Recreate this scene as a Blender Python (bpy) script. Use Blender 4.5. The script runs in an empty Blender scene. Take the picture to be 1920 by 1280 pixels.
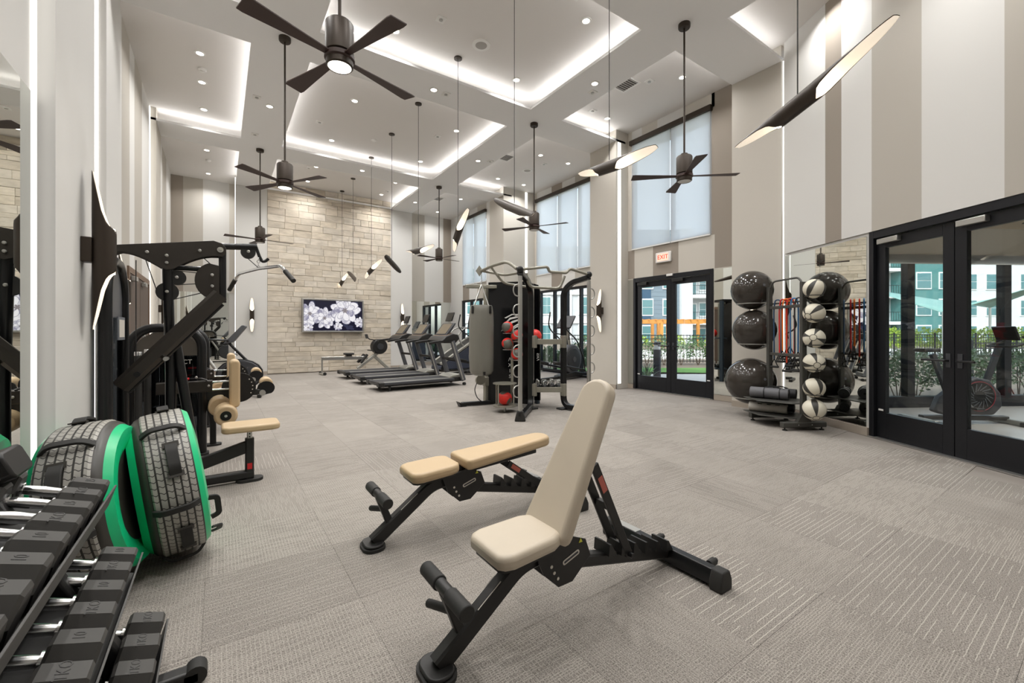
import bpy, bmesh, math, random
from mathutils import Vector, Matrix

random.seed(7)
SC = bpy.context.scene
COL = SC.collection
R = math.radians

# ------------------------------------------------------------------ camera
CAM_H = 1.26
YAW = 0.5993                       # the lens looks this far to the right of the room's long axis (+Y)
cam_d = bpy.data.cameras.new('camera')
cam_d.sensor_width = 36.0
cam_d.lens = 36.0 * 802.6 / 1920.0
cam_d.shift_y = -18.0 / 1920.0
cam_d.clip_start = 0.05
cam_d.clip_end = 500
cam = bpy.data.objects.new('camera', cam_d)
COL.objects.link(cam)
cam.location = (0, 0, CAM_H)
cam.rotation_euler = (R(90), 0, -YAW)
SC.camera = cam

# ------------------------------------------------------------------ view
SC.view_settings.view_transform = 'Standard'
SC.view_settings.look = 'None'
SC.view_settings.exposure = 0.0
SC.view_settings.gamma = 1.0
SC.view_settings.use_curve_mapping = False
SC.cycles.use_denoising = True
SC.cycles.use_light_tree = True
SC.cycles.max_bounces = 7
SC.cycles.diffuse_bounces = 4
SC.cycles.glossy_bounces = 4
SC.cycles.transmission_bounces = 4
SC.cycles.transparent_max_bounces = 12
SC.cycles.caustics_reflective = False
SC.cycles.caustics_refractive = False
SC.cycles.sample_clamp_indirect = 6.0

# ------------------------------------------------------------------ sky and sun
world = bpy.data.worlds.new('sky')
SC.world = world
world.use_nodes = True
wn = world.node_tree
wn.nodes.clear()
w_out = wn.nodes.new('ShaderNodeOutputWorld')
w_bg = wn.nodes.new('ShaderNodeBackground')
w_sky = wn.nodes.new('ShaderNodeTexSky')
w_sky.sky_type = 'NISHITA'
w_sky.sun_disc = False
w_sky.sun_elevation = R(48)
w_sky.sun_rotation = R(250)
w_sky.air_density = 1.0
w_sky.dust_density = 2.5
w_sky.ozone_density = 1.0
w_bg.inputs['Strength'].default_value = 0.54
w_hs = wn.nodes.new('ShaderNodeHueSaturation')
w_hs.inputs['Saturation'].default_value = 0.45
wn.links.new(w_sky.outputs[0], w_hs.inputs['Color'])
wn.links.new(w_hs.outputs[0], w_bg.inputs['Color'])
wn.links.new(w_bg.outputs[0], w_out.inputs['Surface'])

sun_d = bpy.data.lights.new('sun', 'SUN')
sun_d.energy = 2.0
sun_d.angle = R(1.0)
sun_d.color = (1.0, 0.95, 0.87)
sun = bpy.data.objects.new('sun', sun_d)
COL.objects.link(sun)
sun.location = (-8, 2, 20)
sun.rotation_euler = Vector((0.60, 0.28, -0.75)).to_track_quat('-Z', 'Y').to_euler()

COVE_W = 2.1        # watts per metre of hidden cove strip
DOWN_W = 18.5        # watts of one recessed downlight

# ------------------------------------------------------------------ colours and materials
def srgb(h):
    h = h.lstrip('#')
    out = []
    for i in (0, 2, 4):
        c = int(h[i:i + 2], 16) / 255.0
        out.append(c / 12.92 if c <= 0.04045 else ((c + 0.055) / 1.055) ** 2.4)
    return (out[0], out[1], out[2], 1.0)

MATS = {}

def mat(name, col='#808080', rough=0.5, metal=0.0, noise=0.0, nscale=20.0, bump=0.0, bscale=200.0,
        emit=0.0, emit_col=None, coat=0.0, spec=0.5):
    if name in MATS:
        return MATS[name]
    m = bpy.data.materials.new(name)
    m.use_nodes = True
    nt = m.node_tree
    b = nt.nodes['Principled BSDF']
    c = srgb(col) if isinstance(col, str) else col
    b.inputs['Base Color'].default_value = c
    b.inputs['Roughness'].default_value = rough
    b.inputs['Metallic'].default_value = metal
    b.inputs['Specular IOR Level'].default_value = spec
    if coat:
        b.inputs['Coat Weight'].default_value = coat
        b.inputs['Coat Roughness'].default_value = 0.1
    if emit:
        b.inputs['Emission Color'].default_value = srgb(emit_col) if emit_col else c
        b.inputs['Emission Strength'].default_value = emit
    if noise or bump:
        tc = nt.nodes.new('ShaderNodeTexCoord')
        if noise:
            n = nt.nodes.new('ShaderNodeTexNoise')
            n.inputs['Scale'].default_value = nscale
            n.inputs['Detail'].default_value = 3
            nt.links.new(tc.outputs['Object'], n.inputs['Vector'])
            mr = nt.nodes.new('ShaderNodeMapRange')
            mr.inputs['To Min'].default_value = 1 - noise
            mr.inputs['To Max'].default_value = 1 + noise
            nt.links.new(n.outputs['Fac'], mr.inputs['Value'])
            mx = nt.nodes.new('ShaderNodeVectorMath')
            mx.operation = 'SCALE'
            mx.inputs[0].default_value = c[:3]
            nt.links.new(mr.outputs[0], mx.inputs['Scale'])
            nt.links.new(mx.outputs[0], b.inputs['Base Color'])
        if bump:
            n2 = nt.nodes.new('ShaderNodeTexNoise')
            n2.inputs['Scale'].default_value = bscale
            n2.inputs['Detail'].default_value = 2
            nt.links.new(tc.outputs['Object'], n2.inputs['Vector'])
            bp = nt.nodes.new('ShaderNodeBump')
            bp.inputs['Strength'].default_value = bump
            bp.inputs['Distance'].default_value = 0.004
            nt.links.new(n2.outputs['Fac'], bp.inputs['Height'])
            nt.links.new(bp.outputs[0], b.inputs['Normal'])
    MATS[name] = m
    return m

def emat(name, col, strength):
    if name in MATS:
        return MATS[name]
    m = bpy.data.materials.new(name)
    m.use_nodes = True
    nt = m.node_tree
    nt.nodes.clear()
    o = nt.nodes.new('ShaderNodeOutputMaterial')
    e = nt.nodes.new('ShaderNodeEmission')
    e.inputs['Color'].default_value = srgb(col)
    e.inputs['Strength'].default_value = strength
    nt.links.new(e.outputs[0], o.inputs['Surface'])
    MATS[name] = m
    return m

def glass_mat(name, tint='#f4f8f8', refl=0.07):
    m = bpy.data.materials.new(name)
    m.use_nodes = True
    nt = m.node_tree
    nt.nodes.clear()
    o = nt.nodes.new('ShaderNodeOutputMaterial')
    t = nt.nodes.new('ShaderNodeBsdfTransparent')
    t.inputs['Color'].default_value = srgb(tint)
    g = nt.nodes.new('ShaderNodeBsdfGlossy')
    g.inputs['Roughness'].default_value = 0.0
    lw = nt.nodes.new('ShaderNodeLayerWeight')
    lw.inputs['Blend'].default_value = 0.18
    mr = nt.nodes.new('ShaderNodeMapRange')
    mr.inputs['To Min'].default_value = refl * 0.5
    mr.inputs['To Max'].default_value = 0.55
    nt.links.new(lw.outputs['Facing'], mr.inputs['Value'])
    mr.inputs['From Min'].default_value = 0.0
    pw = nt.nodes.new('ShaderNodeMath')
    pw.operation = 'POWER'
    pw.inputs[1].default_value = 2.5
    nt.links.new(lw.outputs['Facing'], pw.inputs[0])
    nt.links.new(pw.outputs[0], mr.inputs['Value'])
    mx = nt.nodes.new('ShaderNodeMixShader')
    nt.links.new(mr.outputs[0], mx.inputs['Fac'])
    nt.links.new(t.outputs[0], mx.inputs[1])
    nt.links.new(g.outputs[0], mx.inputs[2])
    nt.links.new(mx.outputs[0], o.inputs['Surface'])
    MATS[name] = m
    return m

def shade_mat(name):
    m = bpy.data.materials.new(name)
    m.use_nodes = True
    nt = m.node_tree
    nt.nodes.clear()
    o = nt.nodes.new('ShaderNodeOutputMaterial')
    tr = nt.nodes.new('ShaderNodeBsdfTranslucent')
    tr.inputs['Color'].default_value = srgb('#f6f7f8')
    tp = nt.nodes.new('ShaderNodeBsdfTransparent')
    df = nt.nodes.new('ShaderNodeBsdfDiffuse')
    df.inputs['Color'].default_value = srgb('#eef0f2')
    m1 = nt.nodes.new('ShaderNodeMixShader')
    m1.inputs[0].default_value = 0.15
    nt.links.new(tr.outputs[0], m1.inputs[1])
    nt.links.new(df.outputs[0], m1.inputs[2])
    m2 = nt.nodes.new('ShaderNodeMixShader')
    m2.inputs[0].default_value = 0.30
    nt.links.new(m1.outputs[0], m2.inputs[1])
    nt.links.new(tp.outputs[0], m2.inputs[2])
    nt.links.new(m2.outputs[0], o.inputs['Surface'])
    MATS[name] = m
    return m

GLASS = glass_mat('window_glass')
SHADE = shade_mat('roller_shade_fabric')
M_LIGHT = mat('paint_light', '#d6d4d0', 0.75, bump=0.03, bscale=300)
M_BEIGE = mat('paint_beige', '#c5bfb5', 0.75, bump=0.03, bscale=300)
M_MID = mat('paint_mid', '#b3ada3', 0.75, bump=0.03, bscale=300)
M_TAUPE = mat('paint_taupe', '#948a7f', 0.75, bump=0.03, bscale=300)
M_CEIL = mat('paint_ceiling', '#efeeed', 0.85)
M_TRAY = mat('paint_tray', '#e2deda', 0.85)
M_BASE = mat('baseboard_rubber', '#a79c8f', 0.6)
M_MIRROR = mat('mirror_silver', '#e6e9e4', 0.0, 1.0)
M_FRAME = mat('dark_aluminium', '#25262a', 0.35, 0.5)
M_BLACK = mat('black_powdercoat', '#232221', 0.42, 0.15, noise=0.08, nscale=60)
M_BLACK2 = mat('black_satin_steel', '#1c1c1d', 0.28, 0.3)
M_RUBBER = mat('black_rubber', '#262523', 0.7, bump=0.1, bscale=500)
M_BRONZE = mat('bronze_metal', '#3b322a', 0.45, 0.45)
M_CHROME = mat('chrome', '#d6d6d6', 0.18, 1.0)
M_STEEL = mat('brushed_steel', '#b9b8b4', 0.35, 0.9)
M_SILVER = mat('silver_paint', '#a9a79f', 0.45, 0.5)
M_WHITE = mat('white_plastic', '#e9e7e3', 0.5)
M_LED = emat('led_warm_strip', '#fffcf6', 2.4)
M_LENS = emat('downlight_lens', '#fff3e2', 14.0)
M_TAN = mat('tan_vinyl', '#c2a985', 0.42, noise=0.04, nscale=8, bump=0.08, bscale=350)
M_CREAM = mat('cream_vinyl', '#c8bba7', 0.42, noise=0.04, nscale=8, bump=0.08, bscale=350)
M_RED = mat('red_plastic', '#cf1f25', 0.4)
M_GREY = mat('grey_plastic', '#55565a', 0.5)
M_DKGREY = mat('charcoal_plastic', '#35363a', 0.5)

# ------------------------------------------------------------------ mesh builder
class MB:
    def __init__(s):
        s.v = []
        s.f = []

    def add(s, vs, fs, M=None):
        o = len(s.v)
        for p in vs:
            p = Vector(p)
            if M is not None:
                p = M @ p
            s.v.append(tuple(p))
        for q in fs:
            s.f.append(tuple(o + i for i in q))
        return s

    def box(s, c, d, M=None, rot=None):
        x, y, z = d[0] / 2, d[1] / 2, d[2] / 2
        vs = [(-x, -y, -z), (x, -y, -z), (x, y, -z), (-x, y, -z), (-x, -y, z), (x, -y, z), (x, y, z), (-x, y, z)]
        T = Matrix.Translation(c)
        if rot is not None:
            T = T @ (rot.to_matrix().to_4x4() if hasattr(rot, 'to_matrix') else rot.to_4x4())
        if M is not None:
            T = M @ T
        return s.add(vs, [(0, 3, 2, 1), (4, 5, 6, 7), (0, 1, 5, 4), (1, 2, 6, 5), (2, 3, 7, 6), (3, 0, 4, 7)], T)

    def b(s, x0, x1, y0, y1, z0, z1, M=None):
        return s.box(((x0 + x1) / 2, (y0 + y1) / 2, (z0 + z1) / 2), (abs(x1 - x0), abs(y1 - y0), abs(z1 - z0)), M)

    def cyl(s, p0, p1, r0, r1=None, n=16, M=None):
        r1 = r0 if r1 is None else r1
        p0, p1 = Vector(p0), Vector(p1)
        d = (p1 - p0).normalized()
        a = d.orthogonal().normalized()
        c = d.cross(a)
        vs, fs = [], []
        for k, (p, r) in enumerate(((p0, r0), (p1, r1))):
            for i in range(n):
                t = 2 * math.pi * i / n
                vs.append(p + (a * math.cos(t) + c * math.sin(t)) * r)
        for i in range(n):
            j = (i + 1) % n
            fs.append((i, j, n + j, n + i))
        fs.append(tuple(range(n - 1, -1, -1)))
        fs.append(tuple(range(n, 2 * n)))
        return s.add(vs, fs, M)

    def lathe(s, prof, o=(0, 0, 0), ax=(0, 0, 1), n=24, M=None, caps=True):
        """prof: list of (radius, height along ax)."""
        o, d = Vector(o), Vector(ax).normalized()
        a = d.orthogonal().normalized()
        c = d.cross(a)
        vs, fs = [], []
        for r, h in prof:
            for i in range(n):
                t = 2 * math.pi * i / n
                vs.append(o + d * h + (a * math.cos(t) + c * math.sin(t)) * max(r, 1e-4))
        for k in range(len(prof) - 1):
            for i in range(n):
                j = (i + 1) % n
                fs.append((k * n + i, k * n + j, (k + 1) * n + j, (k + 1) * n + i))
        if caps:
            fs.append(tuple(range(n - 1, -1, -1)))
            m = (len(prof) - 1) * n
            fs.append(tuple(range(m, m + n)))
        return s.add(vs, fs, M)

    def sphere(s, c, r, nu=20, nv=12, M=None, sc=(1, 1, 1)):
        vs, fs = [], []
        c = Vector(c)
        vs.append(c + Vector((0, 0, -r * sc[2])))
        for k in range(1, nv):
            ph = -math.pi / 2 + math.pi * k / nv
            for i in range(nu):
                t = 2 * math.pi * i / nu
                vs.append(c + Vector((r * sc[0] * math.cos(ph) * math.cos(t), r * sc[1] * math.cos(ph) * math.sin(t), r * sc[2] * math.sin(ph))))
        vs.append(c + Vector((0, 0, r * sc[2])))
        for i in range(nu):
            j = (i + 1) % nu
            fs.append((0, 1 + j, 1 + i))
            for k in range(nv - 2):
                q = 1 + k * nu
                fs.append((q + i, q + j, q + nu + j, q + nu + i))
            q = 1 + (nv - 2) * nu
            fs.append((q + i, q + j, len(vs) - 1))
        return s.add(vs, fs, M)

    def sweep(s, pts, prof, M=None, closed=False, up=None, caps=True):
        """carry a 2D profile [(u, v)] along a polyline; u goes sideways, v along `up`."""
        P = [Vector(p) for p in pts]
        n = len(P)
        m = len(prof)
        vs, fs = [], []
        prev = None
        for i in range(n):
            if closed:
                a = (P[i] - P[i - 1]).normalized()
                c = (P[(i + 1) % n] - P[i]).normalized()
            else:
                a = (P[i] - P[i - 1]).normalized() if i else (P[1] - P[0]).normalized()
                c = (P[i + 1] - P[i]).normalized() if i < n - 1 else a
            t = (a + c)
            t = t.normalized() if t.length > 1e-6 else a
            k = 1.0 / max(0.35, t.dot(a))
            if up is not None:
                u0 = Vector(up)
                side = t.cross(u0)
                if side.length < 1e-5:
                    side = t.orthogonal()
                side.normalize()
                nor = side.cross(t).normalized()
            else:
                if prev is None:
                    nor = t.orthogonal().normalized()
                else:
                    nor = (prev - t * prev.dot(t))
                    nor = nor.normalized() if nor.length > 1e-6 else t.orthogonal().normalized()
                side = t.cross(nor).normalized()
                prev = nor
            bend = (c - a)
            for (u, v) in prof:
                off = side * u + nor * v
                if bend.length > 1e-4:
                    bd = (bend - t * bend.dot(t)).normalized()
                    off = off + bd * (off.dot(bd) * (k - 1))
                vs.append(P[i] + off)
        for i in range(n if closed else n - 1):
            q = ((i + 1) % n) * m
            for j in range(m):
                jj = (j + 1) % m
                fs.append((i * m + j, i * m + jj, q + jj, q + j))
        if caps and not closed:
            fs.append(tuple(range(m - 1, -1, -1)))
            fs.append(tuple((n - 1) * m + j for j in range(m)))
        return s.add(vs, fs, M)

    def tube(s, pts, r, n=10, M=None, closed=False):
        return s.sweep(pts, [(r * math.cos(2 * math.pi * i / n), r * math.sin(2 * math.pi * i / n)) for i in range(n)], M, closed)

    def rtube(s, pts, w, h, up=(0, 0, 1), M=None, ch=0.15):
        """rectangular tube with chamfered edges: w sideways, h along up."""
        c = min(w, h) * ch
        x, y = w / 2, h / 2
        prof = [(-x + c, -y), (x - c, -y), (x, -y + c), (x, y - c), (x - c, y), (-x + c, y), (-x, y - c), (-x, -y + c)]
        return s.sweep(pts, prof, M, up=up)

    def prism(s, poly, h0, h1, M=None):
        """polygon in the local XY plane, extruded from z = h0 to h1."""
        n = len(poly)
        vs = [(x, y, h0) for x, y in poly] + [(x, y, h1) for x, y in poly]
        fs = [tuple(range(n - 1, -1, -1)), tuple(range(n, 2 * n))]
        for i in range(n):
            j = (i + 1) % n
            fs.append((i, j, n + j, n + i))
        return s.add(vs, fs, M)

    def torus(s, c, Rr, r, ax=(0, 0, 1), n=28, m=8, M=None, a0=0.0, a1=None):
        c, d = Vector(c), Vector(ax).normalized()
        a = d.orthogonal().normalized()
        if abs(d.z) > 0.99:
            a = Vector((1, 0, 0))
        e = d.cross(a)
        full = a1 is None
        cnt = n if full else n + 1
        pts = []
        for i in range(cnt):
            t = 2 * math.pi * i / n if full else a0 + (a1 - a0) * i / n
            pts.append(c + (a * math.cos(t) + e * math.sin(t)) * Rr)
        return s.tube(pts, r, m, M, closed=full)

    def mesh(s, name, smooth=True, ang=38):
        me = bpy.data.meshes.new(name)
        me.from_pydata(s.v, [], s.f)
        me.update()
        bm = bmesh.new()
        bm.from_mesh(me)
        bmesh.ops.recalc_face_normals(bm, faces=bm.faces)
        bm.to_mesh(me)
        bm.free()
        if smooth:
            me.polygons.foreach_set('use_smooth', [True] * len(me.polygons))
            me.set_sharp_from_angle(angle=R(ang))
        return me

    def build(s, name, material, parent=None, smooth=True, bevel=0.0, seg=2, ang=38, loc=None, rot=None, flip=False):
        me = s.mesh(name, smooth, ang)
        if material:
            me.materials.append(material)
        o = bpy.data.objects.new(name, me)
        COL.objects.link(o)
        if parent:
            o.parent = parent
        if loc is not None:
            o.location = loc
        if rot is not None:
            o.rotation_euler = rot
        if bevel:
            bv = o.modifiers.new('bevel', 'BEVEL')
            bv.width = bevel
            bv.segments = seg
            bv.limit_method = 'ANGLE'
            bv.angle_limit = R(40)
        return o

def tag(o, label, cat, group=None):
    o['label'] = label
    o['category'] = cat
    if group:
        o['group'] = group
    return o

def thing(name, label, cat, loc=(0, 0, 0), rz=0.0, group=None):
    o = bpy.data.objects.new(name, None)
    o.empty_display_size = 0.1
    COL.objects.link(o)
    o.location = loc
    o.rotation_euler = (0, 0, rz)
    return tag(o, label, cat, group)

def struct(o):
    o['kind'] = 'structure'
    return o

def node(name, loc=(0, 0, 0), rz=0.0, parent=None):
    o = bpy.data.objects.new(name, None)
    o.empty_display_size = 0.1
    COL.objects.link(o)
    o.location = loc
    o.rotation_euler = (0, 0, rz)
    o.parent = parent
    return o

def dup(root, loc=None, rot=None, label=None, group=None, parent=None):
    def cp(o, par):
        c = o.copy()
        COL.objects.link(c)
        c.parent = par
        for ch in o.children:
            cp(ch, c)
        return c
    r = cp(root, parent)
    if loc is not None:
        r.location = loc
    if rot is not None:
        r.rotation_euler = rot
    if label:
        r['label'] = label
    if group:
        r['group'] = group
    return r

def smooth_path(pts, rad=0.06, n=5):
    """round the corners of a polyline"""
    P = [Vector(p) for p in pts]
    out = [P[0]]
    for i in range(1, len(P) - 1):
        a, b, c = P[i - 1], P[i], P[i + 1]
        d0, d1 = (a - b), (c - b)
        k = min(rad, d0.length * 0.49, d1.length * 0.49)
        s0 = b + d0.normalized() * k
        s1 = b + d1.normalized() * k
        for j in range(n + 1):
            t = j / n
            out.append(s0 * (1 - t) ** 2 + b * 2 * t * (1 - t) + s1 * t ** 2)
    out.append(P[-1])
    return out

def rrect(w, h, r, n=5):
    """rounded rectangle outline around the origin"""
    out = []
    for cx, cy, a0 in ((w / 2 - r, h / 2 - r, 0), (-w / 2 + r, h / 2 - r, 90), (-w / 2 + r, -h / 2 + r, 180), (w / 2 - r, -h / 2 + r, 270)):
        for i in range(n + 1):
            a = R(a0 + 90 * i / n)
            out.append((cx + r * math.cos(a), cy + r * math.sin(a)))
    return out

def frame_m(o, x, y):
    """matrix with origin o, local x along x, local y as near y as possible, local z = x cross y"""
    x = Vector(x).normalized()
    z = x.cross(Vector(y)).normalized()
    y = z.cross(x)
    M = Matrix((x, y, z)).transposed().to_4x4()
    M.translation = Vector(o)
    return M

def text_mesh(txt, size, depth=0.001):
    cu = bpy.data.curves.new('lettering', 'FONT')
    cu.body = txt
    cu.size = size
    cu.extrude = depth
    cu.align_x = 'CENTER'
    cu.align_y = 'CENTER'
    cu.resolution_u = 2
    ob = bpy.data.objects.new('lettering', cu)
    COL.objects.link(ob)
    dg = bpy.context.evaluated_depsgraph_get()
    me = bpy.data.meshes.new_from_object(ob.evaluated_get(dg))
    bpy.data.objects.remove(ob)
    bpy.data.curves.remove(cu)
    return me

def put_text(txt, size, M, material, parent, name='lettering', depth=0.001):
    me = text_mesh(txt, size, depth)
    me.transform(M)
    me.materials.clear()
    me.materials.append(material)
    o = bpy.data.objects.new(name, me)
    COL.objects.link(o)
    o.parent = parent
    return o

def area_lamp(name, loc, direction, sx, sy, watts, col=(1.0, 0.995, 0.985), spread=180, shape='RECTANGLE', parent=None, xdir=None):
    d = bpy.data.lights.new(name, 'AREA')
    d.shape = shape
    d.size = sx
    d.size_y = sy
    d.energy = watts
    d.color = col
    d.spread = R(spread)
    o = bpy.data.objects.new(name, d)
    COL.objects.link(o)
    o.location = loc
    z = -Vector(direction).normalized()
    x = Vector(xdir) if xdir is not None else z.orthogonal()
    x = (x - z * x.dot(z)).normalized()
    y = z.cross(x)
    o.rotation_euler = Matrix((x, y, z)).transposed().to_euler()
    o.parent = parent
    return o
# ================================================================== the room
ZS, ZT = 5.46, 5.71                      # soffit underside, raised tray ceiling
CA, CB, CC, CD = 1.163, 4.855, 0.378, 5.62
XP, XB = 7.2, 7.59                       # right pilaster face, right bay wall
YF, YFB = 14.5, 15.4                     # stone wall plane, far bay walls
YBK = -2.6
BANDS = ((3.11, 3.905), (6.48, 7.28), (11.0, 11.82))
AO = Vector((7.2, 3.11, 0))              # start of the angled wall
AZ = R(-120)                             # its local x runs along the wall, local y points out of the room

def clip_poly(poly, o=AO, nx=0.866, ny=-0.5, off=0.0):
    out = []
    d = [(x - o.x) * nx + (y - o.y) * ny - off for x, y in poly]
    for i in range(len(poly)):
        j = (i + 1) % len(poly)
        if d[i] <= 0:
            out.append(poly[i])
        if (d[i] < 0 < d[j]) or (d[j] < 0 < d[i]):
            t = d[i] / (d[i] - d[j])
            out.append((poly[i][0] + t * (poly[j][0] - poly[i][0]), poly[i][1] + t * (poly[j][1] - poly[i][1])))
    return out

def rect(x0, x1, y0, y1):
    return [(x0, y0), (x1, y0), (x1, y1), (x0, y1)]

# ---- floor: slab and carpet tiles
floor = struct(MB().prism(clip_poly(rect(-1.5, 8.6, YBK, 15.6), off=0.05), -0.2, -0.004).build('floor', mat('carpet_backing', '#8d867f', 0.95), smooth=False))

def carpet_mat(name, dense):
    m = bpy.data.materials.new(name)
    m.use_nodes = True
    nt = m.node_tree
    N, L = nt.nodes.new, nt.links.new
    bs = nt.nodes['Principled BSDF']
    bs.inputs['Roughness'].default_value = 0.95
    bs.inputs['Specular IOR Level'].default_value = 0.2
    tc = N('ShaderNodeTexCoord')
    oi = N('ShaderNodeObjectInfo')
    sp = N('ShaderNodeSeparateXYZ')
    L(tc.outputs['Object'], sp.inputs[0])

    def math_(op, a, b=None):
        n = N('ShaderNodeMath')
        n.operation = op
        for i, q in enumerate((a, b)):
            if q is None:
                continue
            if isinstance(q, (int, float)):
                n.inputs[i].default_value = q
            else:
                L(q, n.inputs[i])
        return n.outputs[0]
    wob = N('ShaderNodeTexNoise')
    wob.inputs['Scale'].default_value = 60
    L(tc.outputs['Object'], wob.inputs['Vector'])
    wv = math_('MULTIPLY', math_('SUBTRACT', wob.outputs['Fac'], 0.5), 0.006)
    gap = 0.0105 if dense else 0.0290
    y = math_('ADD', math_('DIVIDE', math_('ADD', sp.outputs[1], wv), gap), 100.0)
    row = math_('FLOOR', y)
    fr = math_('FRACT', y)
    wn_ = N('ShaderNodeTexWhiteNoise')
    wn_.noise_dimensions = '2D'
    cv = N('ShaderNodeCombineXYZ')
    L(row, cv.inputs[0])
    L(oi.outputs['Random'], cv.inputs[1])
    L(cv.outputs[0], wn_.inputs['Vector'])
    x = math_('ADD', math_('DIVIDE', sp.outputs[0], 0.17 if not dense else 0.09), math_('MULTIPLY', wn_.outputs['Value'], 7.0))
    seg = math_('FLOOR', math_('ADD', x, 50.0))
    wn2 = N('ShaderNodeTexWhiteNoise')
    wn2.noise_dimensions = '3D'
    cv2 = N('ShaderNodeCombineXYZ')
    L(row, cv2.inputs[0])
    L(seg, cv2.inputs[1])
    L(oi.outputs['Random'], cv2.inputs[2])
    L(cv2.outputs[0], wn2.inputs['Vector'])
    on = math_('GREATER_THAN', wn2.outputs['Value'], 0.30 if not dense else 0.35)
    wide = 0.105 if not dense else 0.26
    line = math_('LESS_THAN', fr, wide)
    mask = math_('MULTIPLY', on, line)
    if dense:
        xx = math_('FRACT', math_('DIVIDE', sp.outputs[0], 0.016))
        mask = math_('MAXIMUM', math_('MULTIPLY', mask, 0.6), math_('MULTIPLY', math_('LESS_THAN', xx, 0.22), 0.35))
    # pile noise
    pn = N('ShaderNodeTexNoise')
    pn.inputs['Scale'].default_value = 190
    pn.inputs['Detail'].default_value = 3
    L(tc.outputs['Object'], pn.inputs['Vector'])
    cr = N('ShaderNodeValToRGB')
    cr.color_ramp.elements[0].position = 0.3
    cr.color_ramp.elements[0].color = srgb('#5a5550')
    cr.color_ramp.elements[1].position = 0.72
    cr.color_ramp.elements[1].color = srgb('#b0a9a1')
    L(pn.outputs['Fac'], cr.inputs[0])
    ln = N('ShaderNodeTexNoise')
    ln.inputs['Scale'].default_value = 3.0
    L(tc.outputs['Object'], ln.inputs['Vector'])
    tone = math_('ADD', math_('MULTIPLY', oi.outputs['Random'], 0.06), math_('ADD', math_('MULTIPLY', ln.outputs['Fac'], 0.2), 0.85))
    sc = N('ShaderNodeVectorMath')
    sc.operation = 'SCALE'
    L(cr.outputs[0], sc.inputs[0])
    L(tone, sc.inputs['Scale'])
    mx = N('ShaderNodeMix')
    mx.data_type = 'RGBA'
    mx.inputs['B'].default_value = srgb('#cfc8bd')
    L(sc.outputs[0], mx.inputs['A'])
    wi = math_('ADD', math_('MULTIPLY', math_('FRACT', math_('MULTIPLY', oi.outputs['Random'], 7.3)), 0.40), 0.34)
    L(math_('MULTIPLY', mask, wi), mx.inputs['Factor'])
    L(mx.outputs['Result'], bs.inputs['Base Color'])
    bp = N('ShaderNodeBump')
    bp.inputs['Strength'].default_value = 0.35
    bp.inputs['Distance'].default_value = 0.003
    L(pn.outputs['Fac'], bp.inputs['Height'])
    L(bp.outputs[0], bs.inputs['Normal'])
    return m

CARPET = (carpet_mat('carpet_dashes', False), carpet_mat('carpet_weave', True))
TS = 0.61
tile_me = []
for cm in CARPET:
    me = MB().box((0, 0, -0.003), (TS - 0.0012, TS - 0.0012, 0.006)).mesh('carpet_tile', smooth=False)
    me.materials.append(cm)
    tile_me.append(me)
rt_ = random.Random(3)
near_tiles = []
for i in range(-4, 12):
    for j in range(-6, 25):
        x, y = 1.16 + TS * (i + .5), 0.86 + TS * (j + .5)
        if not (-1.05 < x < 7.5 and YBK + .3 < y < 15.2):
            continue
        if (x - AO.x) * .866 - (y - AO.y) * .5 > -0.2:
            continue
        depth = x * math.sin(YAW) + y * math.cos(YAW)
        side = abs(x * math.cos(YAW) - y * math.sin(YAW))
        vis = depth > 0.3 and side < depth * 1.35 + 0.6
        near_tiles.append((0 if vis else 1, math.hypot(x, y), x, y))
near_tiles.sort()
rest = MB()
for k, (v, d_, x, y) in enumerate(near_tiles):
    kind = 0 if rt_.random() < 0.58 else 1
    if k < 290 and v == 0:
        o = bpy.data.objects.new('carpet_tile', tile_me[kind])
        COL.objects.link(o)
        o.parent = floor
        o.location = (x, y, 0)
        if rt_.random() < 0.08:
            o.rotation_euler = (0, 0, R(90))
    else:
        rest.box((x, y, -0.003), (TS - 0.0012, TS - 0.0012, 0.006))
ro = rest.build('carpet_field', CARPET[1], floor, smooth=False)
ro['kind'] = 'stuff'

# ---- ceiling: lowered soffit bands around raised trays
soff = MB()
def soffit(x0, x1, y0, y1):
    p = clip_poly(rect(x0, x1, y0, y1), off=0.02)
    if len(p) > 2:
        soff.prism(p, ZS, ZS + 0.045)
for y0, y1 in BANDS:
    soffit(-1.3, XP + 0.3, y0, y1)
soffit(-1.3, 7.6, YBK, -1.9)
ys = [-1.9, 3.11, 3.905, 6.48, 7.28, 11.0, 11.82, YF]
for k in range(0, 8, 2):
    soffit(CC, CA, ys[k], ys[k + 1])
    soffit(CB, CD, ys[k], ys[k + 1])
soffit(CA, CB, YF - 0.07, YF)
ceiling = struct(soff.build('ceiling', M_CEIL, smooth=False))
MB().prism(clip_poly(rect(-1.5, 8.65, YBK - .15, 15.6), off=0.18), ZT, ZT + 0.16).build('tray_ceiling', M_TRAY, ceiling, smooth=False)

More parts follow.
